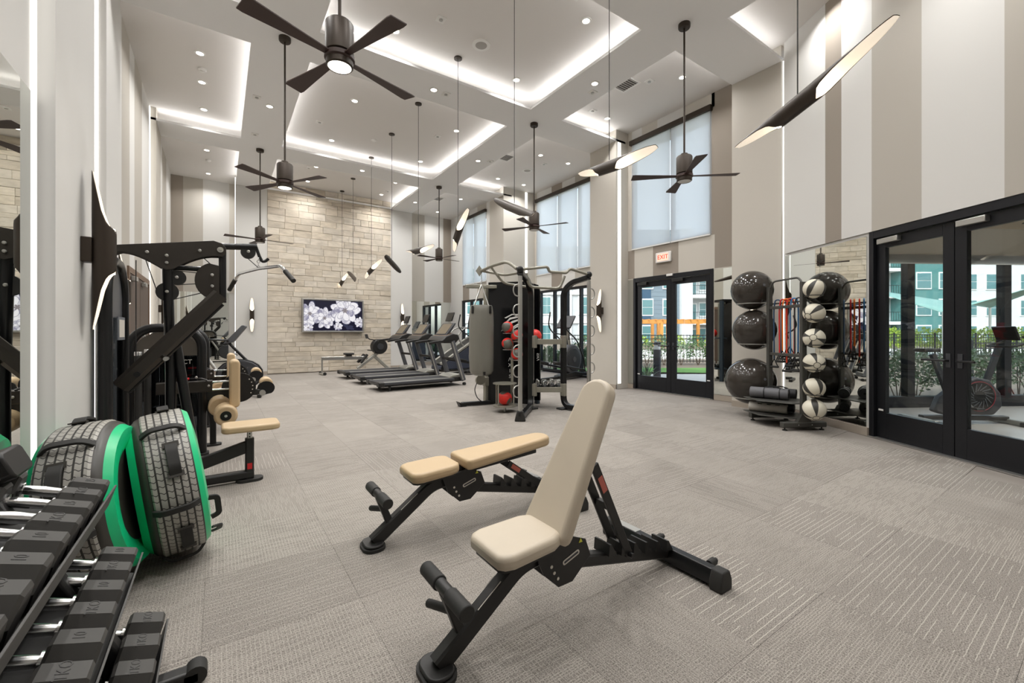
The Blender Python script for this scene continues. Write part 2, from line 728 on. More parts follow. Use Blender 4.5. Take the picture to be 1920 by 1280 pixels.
# hidden cove strips lie on the soffit edges and wash the trays
cove_n = 0
def cove(x0, y0, x1, y1, inward, k=1.0):
    global cove_n
    a, b = Vector((x0, y0, ZS + 0.055)), Vector((x1, y1, ZS + 0.055))
    ln = (b - a).length
    iv = Vector((inward[0], inward[1], 0))
    area_lamp('cove_light', (a + b) / 2 - iv * 0.11, iv * 0.2 + Vector((0, 0, 1)), ln, 0.03, COVE_W * k * ln, xdir=(b - a))
rows = ((-1.9, 3.11), (3.905, 6.48), (7.28, 11.0), (11.82, YF))
for ri, (y0, y1) in enumerate(rows):
    cove(CA, y0, CA, y1, (1, 0))
    cove(CB, y0, CB, y1, (-1, 0))
    cove(CA, y0, CB, y0, (0, 1))
    cove(CA, y1 if ri < 3 else y1 - .02, CB, y1 if ri < 3 else y1 - .02, (0, -1))
    cove(CC, y0, CC, y1, (-1, 0))
    cove(-1.1, y0, CC, y0, (0, 1))
    if ri < 3:
        cove(-1.1, y1, CC, y1, (0, -1))
    if ri == 0:
        cove(CD, 0.6, CD, y1, (1, 0), .5)
        cove(CD, y1, 7.1, y1, (0, -1), .6)
    else:
        cove(CD, y0, CD, y1, (1, 0))
        cove(CD, y0, 7.5, y0, (0, 1))
        if ri < 3:
            cove(CD, y1, 7.5, y1, (0, -1))

# ---- right wall: pilasters and bays
def panel(parent, x0, x1, y0, y1, z0, z1, m, name='wall_panel'):
    return MB().b(x0, x1, y0, y1, z0, z1).build(name, m, parent, smooth=False)

wall_right = struct(node('wall_right'))
WR = wall_right
for k, (y0, y1, xo) in enumerate(((3.13, 3.905, 7.72), (6.48, 7.28, 7.73), (11.0, 11.82, 7.73))):
    panel(WR, XP, xo, y0, y1, 0, ZT, M_BEIGE, 'pilaster')
panel(WR, 7.73, 8.55, 7.14, 7.28, 0, ZT, M_BEIGE, 'bay_return')
panel(WR, 7.73, 8.55, 11.0, 11.14, 0, ZT, M_BEIGE, 'bay_return')

def stripes(parent, xw, th, segs, z0, z1):
    for (ya, yb, m) in segs:
        panel(parent, xw, xw + th, min(ya, yb), max(ya, yb), z0, z1, m)
# bay 1 (exit door): stripes run behind door and window
S1 = ((3.905, 4.44, M_TAUPE), (4.44, 5.2, M_BEIGE), (5.2, 5.81, M_TAUPE), (5.81, 6.3, M_BEIGE), (6.3, 6.48, M_TAUPE))
stripes(WR, XB, .14, S1, 2.44, 3.07)
stripes(WR, XB, .14, ((4.44, 5.1, M_BEIGE), (5.1, 5.7, M_LIGHT), (5.7, 6.1, M_BEIGE), (6.1, 6.37, M_LIGHT)), 5.45, ZT)
stripes(WR, XB, .14, ((3.905, 4.5, M_TAUPE), (6.37, 6.48, M_BEIGE)), 3.07, ZT)
stripes(WR, XB, .14, ((3.905, 4.46, M_BEIGE), (6.32, 6.48, M_BEIGE)), 0, 2.44)
# bay 2 (deep, tall glazing)
X2 = 8.41
S2 = ((7.28, 8.45, M_LIGHT), (8.45, 9.11, M_MID), (9.11, 9.67, M_LIGHT), (9.67, 10.16, M_TAUPE), (10.16, 10.9, M_LIGHT), (10.9, 11.0, M_BEIGE))
stripes(WR, X2, .14, S2, 2.56, 3.05)
stripes(WR, X2, .14, S2, 5.45, ZT)
stripes(WR, X2, .14, ((7.28, 8.45, M_LIGHT), (10.9, 11.0, M_BEIGE)), 3.05, 5.45)
stripes(WR, X2, .14, ((7.28, 8.3, M_LIGHT), (10.8, 11.0, M_BEIGE)), 0, 2.56)
# bay 3
S3 = ((11.82, 12.67, M_LIGHT), (12.67, 13.3, M_MID), (13.3, 13.9, M_LIGHT), (13.9, 14.4, M_TAUPE), (14.4, 15.4, M_LIGHT))
stripes(WR, XB, .14, S3, 2.44, 3.0)
stripes(WR, XB, .14, S3, 5.45, ZT)
stripes(WR, XB, .14, ((11.82, 12.67, M_LIGHT), (14.4, 15.4, M_LIGHT)), 3.0, 5.45)
stripes(WR, XB, .14, ((11.82, 12.5, M_LIGHT), (14.5, 15.4, M_LIGHT)), 0, 2.44)

# ---- far wall
wall_far = struct(node('wall_far'))
WF = wall_far
panel(WF, CC, CA, YF, 15.55, 0, ZT, M_LIGHT, 'pilaster')
panel(WF, CB, CD, YF, 15.55, 0, ZT, M_LIGHT, 'pilaster')
panel(WF, CA, CB, YF + .035, YF + .2, 0, ZT, mat('stone_mortar', '#b9ad9c', 0.95, bump=.3, bscale=80), 'stone_backing')
for x0, x1, m in ((-1.3, -.86, M_TAUPE), (-.86, -.40, M_MID), (-.40, .24, M_LIGHT), (.24, CC, M_BEIGE)):
    panel(WF, x0, x1, YFB, YFB + .15, 2.42, ZT, m)
for x0, x1, m in ((CD, 5.96, M_LIGHT), (5.96, 6.47, M_MID), (6.47, 7.25, M_LIGHT), (7.25, 7.75, M_TAUPE)):
    panel(WF, x0, x1, YFB, YFB + .15, 2.42, ZT, m)
panel(WF, -1.3, CC, YFB + .02, YFB + .15, 0, 2.42, M_LIGHT)
panel(WF, CD, 7.75, YFB + .02, YFB + .15, 0, 2.42, M_LIGHT)

# ashlar stone cladding, every stone a piece
stone_m = bpy.data.materials.new('limestone')
stone_m.use_nodes = True
nt = stone_m.node_tree
bs = nt.nodes['Principled BSDF']
bs.inputs['Roughness'].default_value = 0.9
bs.inputs['Specular IOR Level'].default_value = 0.25
tc = nt.nodes.new('ShaderNodeTexCoord')
oi = nt.nodes.new('ShaderNodeObjectInfo')
mp = nt.nodes.new('ShaderNodeMapping')
mp.inputs['Scale'].default_value = (2.2, 6, 6)
nt.links.new(tc.outputs['Object'], mp.inputs['Vector'])
ns = nt.nodes.new('ShaderNodeTexNoise')
ns.noise_dimensions = '4D'
ns.inputs['Scale'].default_value = 1.6
ns.inputs['Detail'].default_value = 6
nt.links.new(mp.outputs[0], ns.inputs['Vector'])
mu = nt.nodes.new('ShaderNodeMath')
mu.operation = 'MULTIPLY'
mu.inputs[1].default_value = 60
nt.links.new(oi.outputs['Random'], mu.inputs[0])
nt.links.new(mu.outputs[0], ns.inputs['W'])
r1 = nt.nodes.new('ShaderNodeValToRGB')
e = r1.color_ramp.elements
e[0].position = 0.0
e[0].color = srgb('#c2b8a8')
e[1].position = 1.0
e[1].color = srgb('#d8cebd')
for pos, c in ((0.25, '#cfc8bc'), (0.5, '#cbc1b1'), (0.75, '#d8d1c5')):
    q = e.new(pos)
    q.color = srgb(c)
nt.links.new(oi.outputs['Random'], r1.inputs[0])
r2 = nt.nodes.new('ShaderNodeValToRGB')
r2.color_ramp.elements[0].position = 0.32
r2.color_ramp.elements[0].color = (0.82, 0.80, 0.78, 1)
r2.color_ramp.elements[1].position = 0.62
r2.color_ramp.elements[1].color = (1.08, 1.06, 1.04, 1)
nt.links.new(ns.outputs['Fac'], r2.inputs[0])
mxx = nt.nodes.new('ShaderNodeMix')
mxx.data_type = 'RGBA'
mxx.blend_type = 'MULTIPLY'
mxx.inputs['Factor'].default_value = 1.0
nt.links.new(r1.outputs[0], mxx.inputs['A'])
nt.links.new(r2.outputs[0], mxx.inputs['B'])
nt.links.new(mxx.outputs['Result'], bs.inputs['Base Color'])
bp = nt.nodes.new('ShaderNodeBump')
bp.inputs['Strength'].default_value = 0.7
bp.inputs['Distance'].default_value = 0.02
nt.links.new(ns.outputs['Fac'], bp.inputs['Height'])
nt.links.new(bp.outputs[0], bs.inputs['Normal'])

rs = random.Random(21)
z = 0.02
n_st = 0
while z < ZT - 0.02:
    h = rs.choice((0.11, 0.14, 0.17, 0.21, 0.15, 0.19))
    if z + h > ZT - 0.1:
        h = ZT - z
    x = CA
    while x < CB - 0.01:
        w = rs.uniform(0.3, 0.72) * (1.0 if h < 0.18 else 0.85)
        if x + w > CB - 0.22:
            w = CB - x
        proud = rs.uniform(0.012, 0.024)
        g = 0.002
        m = MB()
        j = lambda a: rs.uniform(-a, a)
        x0, x1, z0, z1 = -w / 2 + g, w / 2 - g, -h / 2 + g, h / 2 - g
        c = 0.006
        fy = -proud
        vs = [(x0, .04, z0), (x1, .04, z0), (x1, .04, z1), (x0, .04, z1)]
        vs += [(x0 + j(.002), fy + c, z0 + j(.002)), (x1 + j(.002), fy + c, z0 + j(.002)), (x1 + j(.002), fy + c, z1 + j(.002)), (x0 + j(.002), fy + c, z1 + j(.002))]
        vs += [(x0 + c, fy + j(.004), z0 + c), (x1 - c, fy + j(.004), z0 + c), (x1 - c, fy + j(.004), z1 - c), (x0 + c, fy + j(.004), z1 - c)]
        fs = []
        for a in (0, 4):
            for i in range(4):
                k = (i + 1) % 4
                fs.append((a + i, a + k, a + 4 + k, a + 4 + i))
        fs.append((8, 9, 10, 11))
        m.add(vs, fs)
        so = m.build('stone', stone_m, WF, smooth=False)
        so.location = (x + w / 2, YF, z + h / 2)
        n_st += 1
        x += w
    z += h

# ---- left wall
wall_left = struct(node('wall_left'))
WL = wall_left
panel(WL, -1.35, -.69, 3.11, 3.93, 0, ZT, M_LIGHT, 'pilaster')
panel(WL, -1.35, -1.04, 6.48, 7.28, 0, ZT, M_LIGHT, 'pilaster')
panel(WL, -1.35, -1.04, 11.0, 11.82, 0, ZT, M_BEIGE, 'pilaster')
for y0, y1, m in ((YBK, .6, M_LIGHT), (.6, 1.6, M_MID), (1.6, 3.11, M_LIGHT)):
    panel(WL, -1.35, -.76, y0, y1, 0, ZT, m)
for y0, y1, m in ((3.93, 4.9, M_LIGHT), (4.9, 5.5, M_MID), (5.5, 6.48, M_LIGHT)):
    panel(WL, -1.35, -1.14, y0, y1, 0, ZT, m)
for y0, y1, m in ((7.28, 8.08, M_LIGHT), (8.08, 8.73, M_MID), (8.73, 9.18, M_LIGHT), (9.18, 9.99, M_MID), (9.99, 11.0, M_LIGHT)):
    panel(WL, -1.35, -1.14, y0, y1, 0, ZT, m)
for y0, y1, m in ((11.82, 13.2, M_LIGHT), (13.2, 14.2, M_MID), (14.2, 15.55, M_LIGHT)):
    panel(WL, -1.35, -1.14, y0, y1, 0, ZT, m)

# ---- back wall
wall_back = struct(node('wall_back'))
panel(wall_back, -1.35, 4.2, YBK - .15, YBK, 0, ZT, M_LIGHT)

# ---- angled wall with the glazed doors
wall_angled = struct(node('wall_angled', AO, AZ))
WA = wall_angled
for x0, x1, m in ((0.03, .82, M_LIGHT), (.82, 1.08, M_TAUPE), (1.08, 1.51, M_LIGHT), (1.51, 2.09, M_MID), (2.09, 2.81, M_LIGHT), (2.81, 3.4, M_MID), (3.4, 4.4, M_LIGHT), (4.4, 5.2, M_MID), (5.2, 6.7, M_LIGHT)):
    panel(WA, x0, x1, 0, .16, 2.46, ZT, m)
panel(WA, .03, 1.46, 0.02, .16, 0, 2.46, M_LIGHT)
panel(WA, 3.26, 6.7, 0, .16, 0, 2.46, M_LIGHT)

# ---- mirrors (glued sheets)
def mirror(parent, name, M0, w, h, z0, label=None):
    o = MB().box((w / 2, 0, z0 + h / 2), (w, 0.008, h)).build(name, M_MIRROR, parent, smooth=False)
    o.matrix_local = M0
    return o
def tmirror(o, label, group=None):
    return tag(o, label, 'mirror', group)
T = Matrix.Translation
for k, (x0, x1) in enumerate(((0.05, .715), (.72, 1.43))):
    o = mirror(None, 'wall_mirror', T(AO) @ Matrix.Rotation(AZ, 4, 'Z') @ T((x0, .012, 0)), x1 - x0, 2.31, .11)
    tmirror(o, 'tall wall mirror sheet behind the exercise ball rack', 'mirror sheets behind the ball rack')
o = mirror(None, 'wall_mirror', T((XB - .008, 3.91, 0)) @ Matrix.Rotation(R(90), 4, 'Z'), .53, 2.31, .11)
tmirror(o, 'narrow mirror strip between the exit door and the ball rack')
o = mirror(None, 'wall_mirror', T((XB - .008, 6.33, 0)) @ Matrix.Rotation(R(90), 4, 'Z'), .14, 2.31, .11)
tmirror(o, 'very narrow mirror strip beside the exit door and the wall sconce')
o = mirror(None, 'wall_mirror', T((5.66, YFB + .012, 0)), 1.9, 2.31, .11)
tmirror(o, 'large mirror on the far wall behind the treadmill consoles')
o = mirror(None, 'wall_mirror', T((-1.13, YFB + .012, 0)), 1.35, 2.31, .11)
tmirror(o, 'large mirror on the far wall behind the upright bike')
for y0 in (-2.3, -.5, 1.3):
    o = mirror(None, 'wall_mirror', T((-.755, y0, 0)) @ Matrix.Rotation(R(90), 4, 'Z'), 1.79, 2.32, .1)
    tmirror(o, 'tall mirror sheet on the wall above the dumbbell rack', 'mirror sheets above the dumbbell rack')

# ---- baseboards
def base(name, segs):
    m = MB()
    for x0, x1, y0, y1 in segs:
        m.b(x0, x1, y0, y1, 0, .1)
    return struct(m.build(name, M_BASE, smooth=False))
base('baseboard_right', ((XP - .012, XP + .02, 3.13, 3.905), (XP - .012, XP + .02, 6.48, 7.28), (XP - .012, XP + .02, 11.0, 11.82),
                         (XB - .012, XB, 3.905, 4.45), (XB - .012, XB, 6.33, 6.48), (X2 - .012, X2, 7.28, 8.3), (XB - .012, XB, 11.82, 12.5), (XB - .012, XB, 14.5, 15.4)))
base('baseboard_far', ((CC, CA, YF - .012, YF), (CB, CD, YF - .012, YF), (-1.13, CC, YFB - .002, YFB + .015), (CD, XB, YFB - .002, YFB + .015)))
base('baseboard_left', ((-.7, -.678, 3.11, 3.93), (-1.04, -1.028, 6.48, 7.28), (-1.04, -1.028, 11, 11.82), (-.76, -.745, YBK, 3.11), (-1.14, -1.128, 3.93, 6.48), (-1.14, -1.128, 11.82, 15.4)))
o = MB().b(.03, 1.46, -.012, .02, 0, .1).b(3.26, 6.6, -.012, 0, 0, .1).build('baseboard_angled', M_BASE, smooth=False)
o.location = AO
o.rotation_euler = (0, 0, AZ)
struct(o)

# ---- glowing light slots beside the pilasters
def led(x0, x1, y0, y1, z0, z1, label):
    o = MB().b(x0, x1, y0, y1, z0, z1).build('light_strip', M_LED, smooth=False)
    return tag(o, label, 'light strip', 'vertical light slots')
led(7.25, 7.34, 6.468, 6.479, .12, ZS - .02, 'vertical light slot on the pilaster edge beside the exit door')
led(8.02, 8.10, 10.985, 10.999, .12, ZT - .02, 'vertical light slot in the deep window bay behind the cable rig')
led(-1.139, -1.125, 10.93, 10.985, .12, ZT - .02, 'vertical light slot beside the brown doors on the left wall')
led(-1.135, -1.105, 6.468, 6.479, .12, ZS - .02, 'vertical light slot on the left wall beyond the big wall sconce')
led(-.758, -.744, 3.035, 3.065, .12, ZT - .02, 'wide bright vertical light slot at the mirror edge by the dumbbell rack')
led(CC - .014, CC - .002, 14.62, 14.70, .12, ZT - .02, 'vertical light slot where the left far bay meets the pilaster by the stone wall')
led(CD + .002, CD + .014, 14.62, 14.70, .12, ZT - .02, 'vertical light slot where the right far bay meets the pilaster by the stone wall')
o = MB().b(.012, .026, -.006, .01, .11, ZS - .02).build('light_strip', M_LED, smooth=False)
o.location = AO
o.rotation_euler = (0, 0, AZ)
tag(o, 'vertical light slot at the wall corner above the ball rack', 'light strip', 'vertical light slots')
# ================================================================== doors, windows, the second room and outdoors
def glazing(name, M0, w, z0, z1, mull=(), fr=.05, dep=.09, mats=M_FRAME, trans=()):
    """fixed window: local x along the wall, frame around, mullions at x, glass"""
    root = struct(node(name))
    root.matrix_world = M0
    f = MB()
    f.b(0, w, -dep / 2, dep / 2, z0, z0 + fr).b(0, w, -dep / 2, dep / 2, z1 - fr, z1)
    f.b(0, fr, -dep / 2, dep / 2, z0 + fr, z1 - fr).b(w - fr, w, -dep / 2, dep / 2, z0 + fr, z1 - fr)
    f.build('window_frame', mats, root, smooth=False)
    for x in mull:
        MB().b(x - fr / 2, x + fr / 2, -dep / 2, dep / 2, z0 + fr, z1 - fr).build('mullion', mats, root, smooth=False)
    xs = [fr] + [q for x in mull for q in (x - fr / 2, x + fr / 2)] + [w - fr]
    for i in range(0, len(xs), 2):
        MB().b(xs[i], xs[i + 1], -.004, .004, z0 + fr, z1 - fr).build('pane', GLASS, root, smooth=False)
    return root

RZ90 = Matrix.Rotation(R(90), 4, 'Z')
M_WFR = mat('pale_window_frame', '#a9aaac', 0.5, 0.3)
# upper windows with roller shades
def upper(name, X, ya, yb, z0, z1, mull, label):
    glazing(name, T((X + .07, ya, 0)) @ RZ90, yb - ya, z0, z1, mull, .05, .1, M_WFR)
    s = thing('roller_shade', label, 'roller shade', (X - .02, (ya + yb) / 2, z1 - .05))
    hw = (yb - ya) / 2
    MB().b(-.06, .03, -hw - .02, hw + .02, -.01, .09).build('valance', M_BRONZE, s, smooth=False, bevel=.008)
    edges = [-hw + .01] + [q for x in mull for q in (x - hw - .012, x - hw + .012)] + [hw - .01]
    for i in range(0, len(edges), 2):
        MB().b(-.002, .002, edges[i], edges[i + 1], z0 - z1 + .07, -.01).build('fabric', SHADE, s, smooth=False)
        MB().b(-.008, .008, edges[i], edges[i + 1], z0 - z1 + .05, z0 - z1 + .075).build('hem_bar', M_WHITE, s, smooth=False)
upper('window_1', XB, 4.5, 6.37, 3.07, 5.45, (.87,), 'two panel white roller shade over the window above the exit door')
upper('window_2', X2, 8.45, 10.9, 3.05, 5.45, (.53, 1.41), 'three panel white roller shade in the deep window bay')
upper('window_3', XB, 12.67, 14.4, 3.0, 5.45, (.87,), 'white roller shade on the window nearest the stone wall')
# lower windows
glazing('window_4', T((X2 + .07, 8.3, 0)) @ RZ90, 2.5, .05, 2.56, (.62, 1.2, 1.78), .07, .1)
glazing('window_5', T((XB + .07, 12.5, 0)) @ RZ90, 2.0, .05, 2.44, (.66, 1.33), .07, .1)

def glass_door(name, M0, w, h, leafs, label_handle=True, pull=True):
    """double door: local x along, local y into the room is negative"""
    root = struct(node(name))
    root.matrix_world = M0
    f = MB()
    f.b(0, .06, -.07, .07, 0, h).b(w - .06, w, -.07, .07, 0, h).b(.06, w - .06, -.07, .07, h - .09, h)
    f.build('door_frame', M_FRAME, root, smooth=False, bevel=.004)
    lw = (w - .12) / leafs
    for k in range(leafs):
        a = .06 + lw * k + .004
        b_ = .06 + lw * (k + 1) - .004
        leaf = MB()
        st, tr, br = .105, .12, .30
        leaf.b(a, a + st, -.025, .025, .012, h - .095).b(b_ - st, b_, -.025, .025, .012, h - .095)
        leaf.b(a + st, b_ - st, -.025, .025, h - .095 - tr, h - .095).b(a + st, b_ - st, -.025, .025, .012, .012 + br)
        lo = leaf.build('door_leaf', M_FRAME, root, smooth=False, bevel=.003)
        MB().b(a + st, b_ - st, -.004, .004, .012 + br, h - .095 - tr).build('pane', GLASS, lo, smooth=False)
        c = MB().b(a + .05, a + .30, -.085, -.026, h - .17, h - .11)
        c.build('door_closer', M_BLACK if name == 'door_1' else M_STEEL, lo, bevel=.006)
        mx_ = (b_ - .05) if k == 0 else (a + .05)
        ex_ = mx_ - .22 if k == 0 else mx_ + .16
        MB().tube(smooth_path([(mx_, -.025, .97), (mx_, -.075, .97), (ex_, -.075, .97)], .03), .012, 8).build('lever_handle', M_BLACK2, lo)
        MB().b(mx_ - .022, mx_ + .022, -.032, -.025, .90, 1.04).build('lock_plate', M_DKGREY, lo, bevel=.002)
        MB().b(a + .02 if k == 0 else b_ - .08, a + .08 if k == 0 else b_ - .02, -.027, -.024, .33, .35).build('badge', M_WHITE, lo, smooth=False)
    MB().b(0, w, -.09, .09, 0, .012).build('threshold', M_STEEL, root, smooth=False)
    return root
glass_door('door_1', T((XB + .07, 4.46, 0)) @ RZ90 @ T((0, 0, 0)) @ Matrix.Scale(-1, 4, (0, 1, 0)) if False else T((XB + .05, 6.32, 0)) @ Matrix.Rotation(R(-90), 4, 'Z'), 1.86, 2.44, 2)
glass_door('door_2', T(AO) @ Matrix.Rotation(AZ, 4, 'Z') @ T((1.46, .08, 0)), 1.80, 2.46, 2)

# double door in the left wall
dl = struct(node('door_3', (-1.135, 8.5, 0), R(90)))
MB().b(0, .09, -.02, .05, 0, 2.25).b(2.2, 2.29, -.02, .05, 0, 2.25).b(.09, 2.2, -.02, .05, 2.16, 2.25).build('door_frame', mat('walnut_frame', '#6b5442', .5), dl, smooth=False)
for k in range(2):
    a = .1 + 1.05 * k
    lf = MB().b(a, a + 1.03, -.01, .035, .01, 2.155).build('door_leaf', mat('walnut_dark', '#4a3a2f', .5, noise=.15, nscale=12), dl, smooth=False, bevel=.004)
    MB().b(a + .12, a + .34, -.075, -.011, 2.05, 2.12).build('door_closer', M_STEEL, lf, bevel=.006)
    MB().tube(smooth_path([(a + (.93 if k == 0 else .1), -.012, .9), (a + (.93 if k == 0 else .1), -.06, .9), (a + (.93 if k == 0 else .1), -.06, 1.2), (a + (.93 if k == 0 else .1), -.012, 1.2)], .03), .012, 8).build('door_handle', M_STEEL, lf)

# exit sign
ex = thing('exit_sign', 'red lettered EXIT sign on the wall above the glass exit door', 'exit sign', (XB - .001, 5.53, 2.80))
MB().box((-.025, 0, 0), (.05, .36, .21)).build('housing', M_WHITE, ex, bevel=.012, seg=3)
MB().box((-.052, 0, 0), (.004, .26, .15)).build('face_plate', mat('exit_face', '#f6cdb8', .4, emit=.55), ex, smooth=False)
put_text('EXIT', .125, frame_m((-.0555, 0, 0), (0, -1, 0), (0, 0, 1)), emat('exit_red', '#ff2a12', 2.2), ex)
MB().box((0, 0, 0), (.03, .14, .045)).build('motion_sensor_body', M_WHITE, None, bevel=.005)
o = bpy.data.objects['motion_sensor_body']
o.name = 'motion_sensor'
o.location = (XB - .035, 5.38, 2.42)
tag(o, 'small white sensor above the exit door frame', 'sensor')

# ---- second room behind the glazed doors
room2 = struct(node('wall_studio', AO, AZ))
STW = 6.6
panel(room2, -.45, 6.7, STW, STW + .12, 0, 3.2, M_LIGHT)
panel(room2, 6.58, 6.7, .16, STW, 0, 3.2, M_LIGHT)
panel(room2, -.45, -.30, .3, STW, 2.55, 3.2, M_BEIGE, 'window_head')
panel(room2, -.45, -.30, .3, STW, 0, .05, M_FRAME, 'window_sill')
o = MB().b(-.45, 6.7, .16, STW + .12, -.15, 0).build('floor_studio', mat('grey_vinyl_floor', '#aaa49d', .35, noise=.06, nscale=3), None, smooth=False)
o.location, o.rotation_euler = AO, (0, 0, AZ)
struct(o)
o = MB().b(-.45, 6.7, .16, STW + .12, 3.0, 3.15).build('ceiling_studio', mat('studio_ceiling', '#b8a995', .8), None, smooth=False)
o.location, o.rotation_euler = AO, (0, 0, AZ)
struct(o)
AM = T(AO) @ Matrix.Rotation(AZ, 4, 'Z')
wm = [0.72 + .885 * i for i in range(7)]
glazing('window_6', AM @ T((-.37, .3, 0)) @ RZ90, STW - .3, .05, 2.55, [w_ - .3 for w_ in wm], .13, .12)
s = thing('roller_shade', 'rolled up pale shade along the studio window head', 'roller shade', AM @ Vector((-.27, 3.4, 2.5)))
s.rotation_euler = (0, 0, AZ)
MB().b(-.02, .02, -3.0, 3.0, -.10, .04).build('fabric', SHADE, s, smooth=False)
MB().tube([(0, -3.0, -.1), (0, 3.0, -.1)], .012, 8).build('hem_bar', M_WHITE, s)
for (lx, ly) in ((2.2, 2.2), (1.2, 4.4), (4.2, 3.6), (3.0, 5.2)):
    d = thing('studio_downlight', 'round ceiling downlight in the studio behind the glass doors', 'downlight', AM @ Vector((lx, ly, 3.0)), 0, 'studio downlights')
    MB().lathe([(.085, 0), (.085, -.012), (.06, -.012), (.06, -.004)], n=20).build('trim_ring', M_WHITE, d)
    MB().lathe([(.0, -.006), (.058, -.006), (.058, -.004)], n=20).build('lens', M_LENS, d)
    area_lamp('studio_lamp', (0, 0, -.02), (0, 0, -1), .12, .12, 42, spread=150, shape='DISK', parent=d)

# ---- outdoors
def at(px, d, z=0.0):
    """ground point seen at photo column px, d metres ahead of the lens"""
    r = (px - 960.0) / 802.6 * d
    return Vector((math.sin(YAW) * d + math.cos(YAW) * r, math.cos(YAW) * d - math.sin(YAW) * r, z))
def ground(name, pts, z0, z1, m):
    return struct(MB().prism([(p[0], p[1]) for p in pts], z0, z1).build(name, m, smooth=False))
grass_m = mat('lawn_grass', '#5f8f3e', .95, noise=.35, nscale=30, bump=.5, bscale=120)
conc_m = mat('pale_concrete', '#c9c6bf', .9, noise=.06, nscale=4)
earth = struct(MB().b(7.9, 140, -90, 110, -.35, -.06).build('ground', mat('planting_soil', '#75695b', .95, noise=.2, nscale=6), smooth=False))
ground('path', [(7.74, 3.9), at(1460, 13.0), at(1010, 13.0), (8.6, 11.5), (8.6, 7.0), (7.74, 7.0)], -.06, -.02, conc_m)
ground('lawn', [at(1010, 13.0), at(1460, 13.0), at(1460, 15.3), at(1010, 15.3)], -.06, -.025, grass_m)
ground('pavement', [at(900, 19.0), at(1980, 24.5), at(1980, 34), at(900, 30)], -.06, -.03, conc_m)
# ================================================================== ceiling fixtures
# ---- recessed downlights
dl_me = MB().lathe([(.078, 0), (.078, -.008), (.052, -.008), (.048, .03)], n=20).mesh('trim_ring')
dl_me.materials.append(M_WHITE)
ln_me = MB().lathe([(.0, -.004), (.05, -.004), (.05, -.001)], n=20).mesh('lens')
ln_me.materials.append(M_LENS)
dn_lamp = bpy.data.lights.new('downlight_lamp', 'AREA')
dn_lamp.shape = 'DISK'
dn_lamp.size = .1
dn_lamp.energy = DOWN_W
dn_lamp.color = (1.0, .99, .975)
dn_lamp.spread = R(140)
def downlight(x, y, z, label, group):
    r = thing('recessed_downlight', label, 'downlight', (x, y, z), 0, group)
    for nm, me in (('trim_ring', dl_me), ('lens', ln_me)):
        o = bpy.data.objects.new(nm, me)
        COL.objects.link(o)
        o.parent = r
    l = bpy.data.objects.new('downlight_lamp', dn_lamp)
    COL.objects.link(l)
    l.parent = r
    l.location = (0, 0, -.02)
TRAY_L = 'small round downlight recessed in a raised ceiling tray'
SOF_L = 'small round downlight recessed in a lowered ceiling band'
for y in (.6, 2.45, 4.46, 6.35, 8.46, 9.42, 10.55, 12.87, 14.75):
    downlight(-.26, y, ZT, TRAY_L, 'tray downlights')
for y in (0.4, 2.4, 4.46, 6.2, 8.52, 10.58, 12.5, 13.85):
    downlight(2.15, y, ZT, TRAY_L, 'tray downlights')
    downlight(4.33, y, ZT, TRAY_L, 'tray downlights')
for y in (2.45, 4.5, 6.25, 8.5, 10.5, 12.82, 14.67):
    downlight(6.68 if y > 3 else 6.42, y, ZT, TRAY_L, 'tray downlights')
for y in (8.5, 10.5):
    downlight(7.6, y, ZT, TRAY_L, 'tray downlights')
for x, y in ((.77, 1.2), (.77, 5.19), (.77, 9.13), (.77, 13.04), (5.24, 1.2), (5.24, 5.19), (5.24, 9.15), (5.24, 13.24), (3.07, 6.9), (3.07, 11.41), (3.07, 3.5)):
    downlight(x, y, ZS, SOF_L, 'soffit downlights')

# ---- square sprinkler plates, detectors, speakers, vents
def sq_plate(x, y, z, rz=0):
    r = thing('sprinkler_plate', 'small square white sprinkler plate flush in the ceiling', 'sprinkler', (x, y, z), rz, 'ceiling sprinkler plates')
    MB().box((0, 0, -.006), (.13, .13, .012)).build('plate', M_WHITE, r, bevel=.003)
    MB().lathe([(.028, -.012), (.028, -.022), (.012, -.026)], n=14).build('sprinkler_head', M_STEEL, r)
for x, y, z in ((.55, 8.9, ZS), (2.6, 5.6, ZT), (3.9, 4.2, ZT), (1.75, 9.8, ZT), (4.1, 9.0, ZT), (6.3, 4.9, ZT), (6.2, 6.2, ZT), (5.4, 5.4, ZS), (5.5, 9.0, ZS), (2.0, 12.7, ZT), (4.4, 13.4, ZT), (.62, 10.6, ZS), (7.1, 8.9, ZT), (3.3, 6.9, ZS)):
    sq_plate(x, y, z)
for x, y in ((-.24, 8.95), (-.24, 13.6), (2.95, 10.0)):
    r = thing('smoke_detector', 'round white smoke detector on the ceiling tray', 'smoke detector', (x, y, ZT), 0, 'smoke detectors')
    MB().lathe([(.06, 0), (.06, -.02), (.045, -.035)], n=20).build('base', M_WHITE, r)
    MB().lathe([(.03, -.035), (.025, -.048), (.005, -.05)], n=16).build('sensor_dome', M_WHITE, r)
for x, y, l in ((3.35, 5.75, 'round white ceiling speaker in the tray over the benches'), (7.0, 9.5, 'round ceiling speaker in the tray by the deep window bay')):
    r = thing('ceiling_speaker', l, 'speaker', (x, y, ZT))
    MB().lathe([(.14, 0), (.14, -.012), (.12, -.014)], n=32).build('rim', M_WHITE, r)
    MB().lathe([(.12, -.012), (.06, -.016), (.002, -.017)], n=32).build('grille', mat('speaker_mesh', '#a8a39d', .7, bump=.3, bscale=600), r)
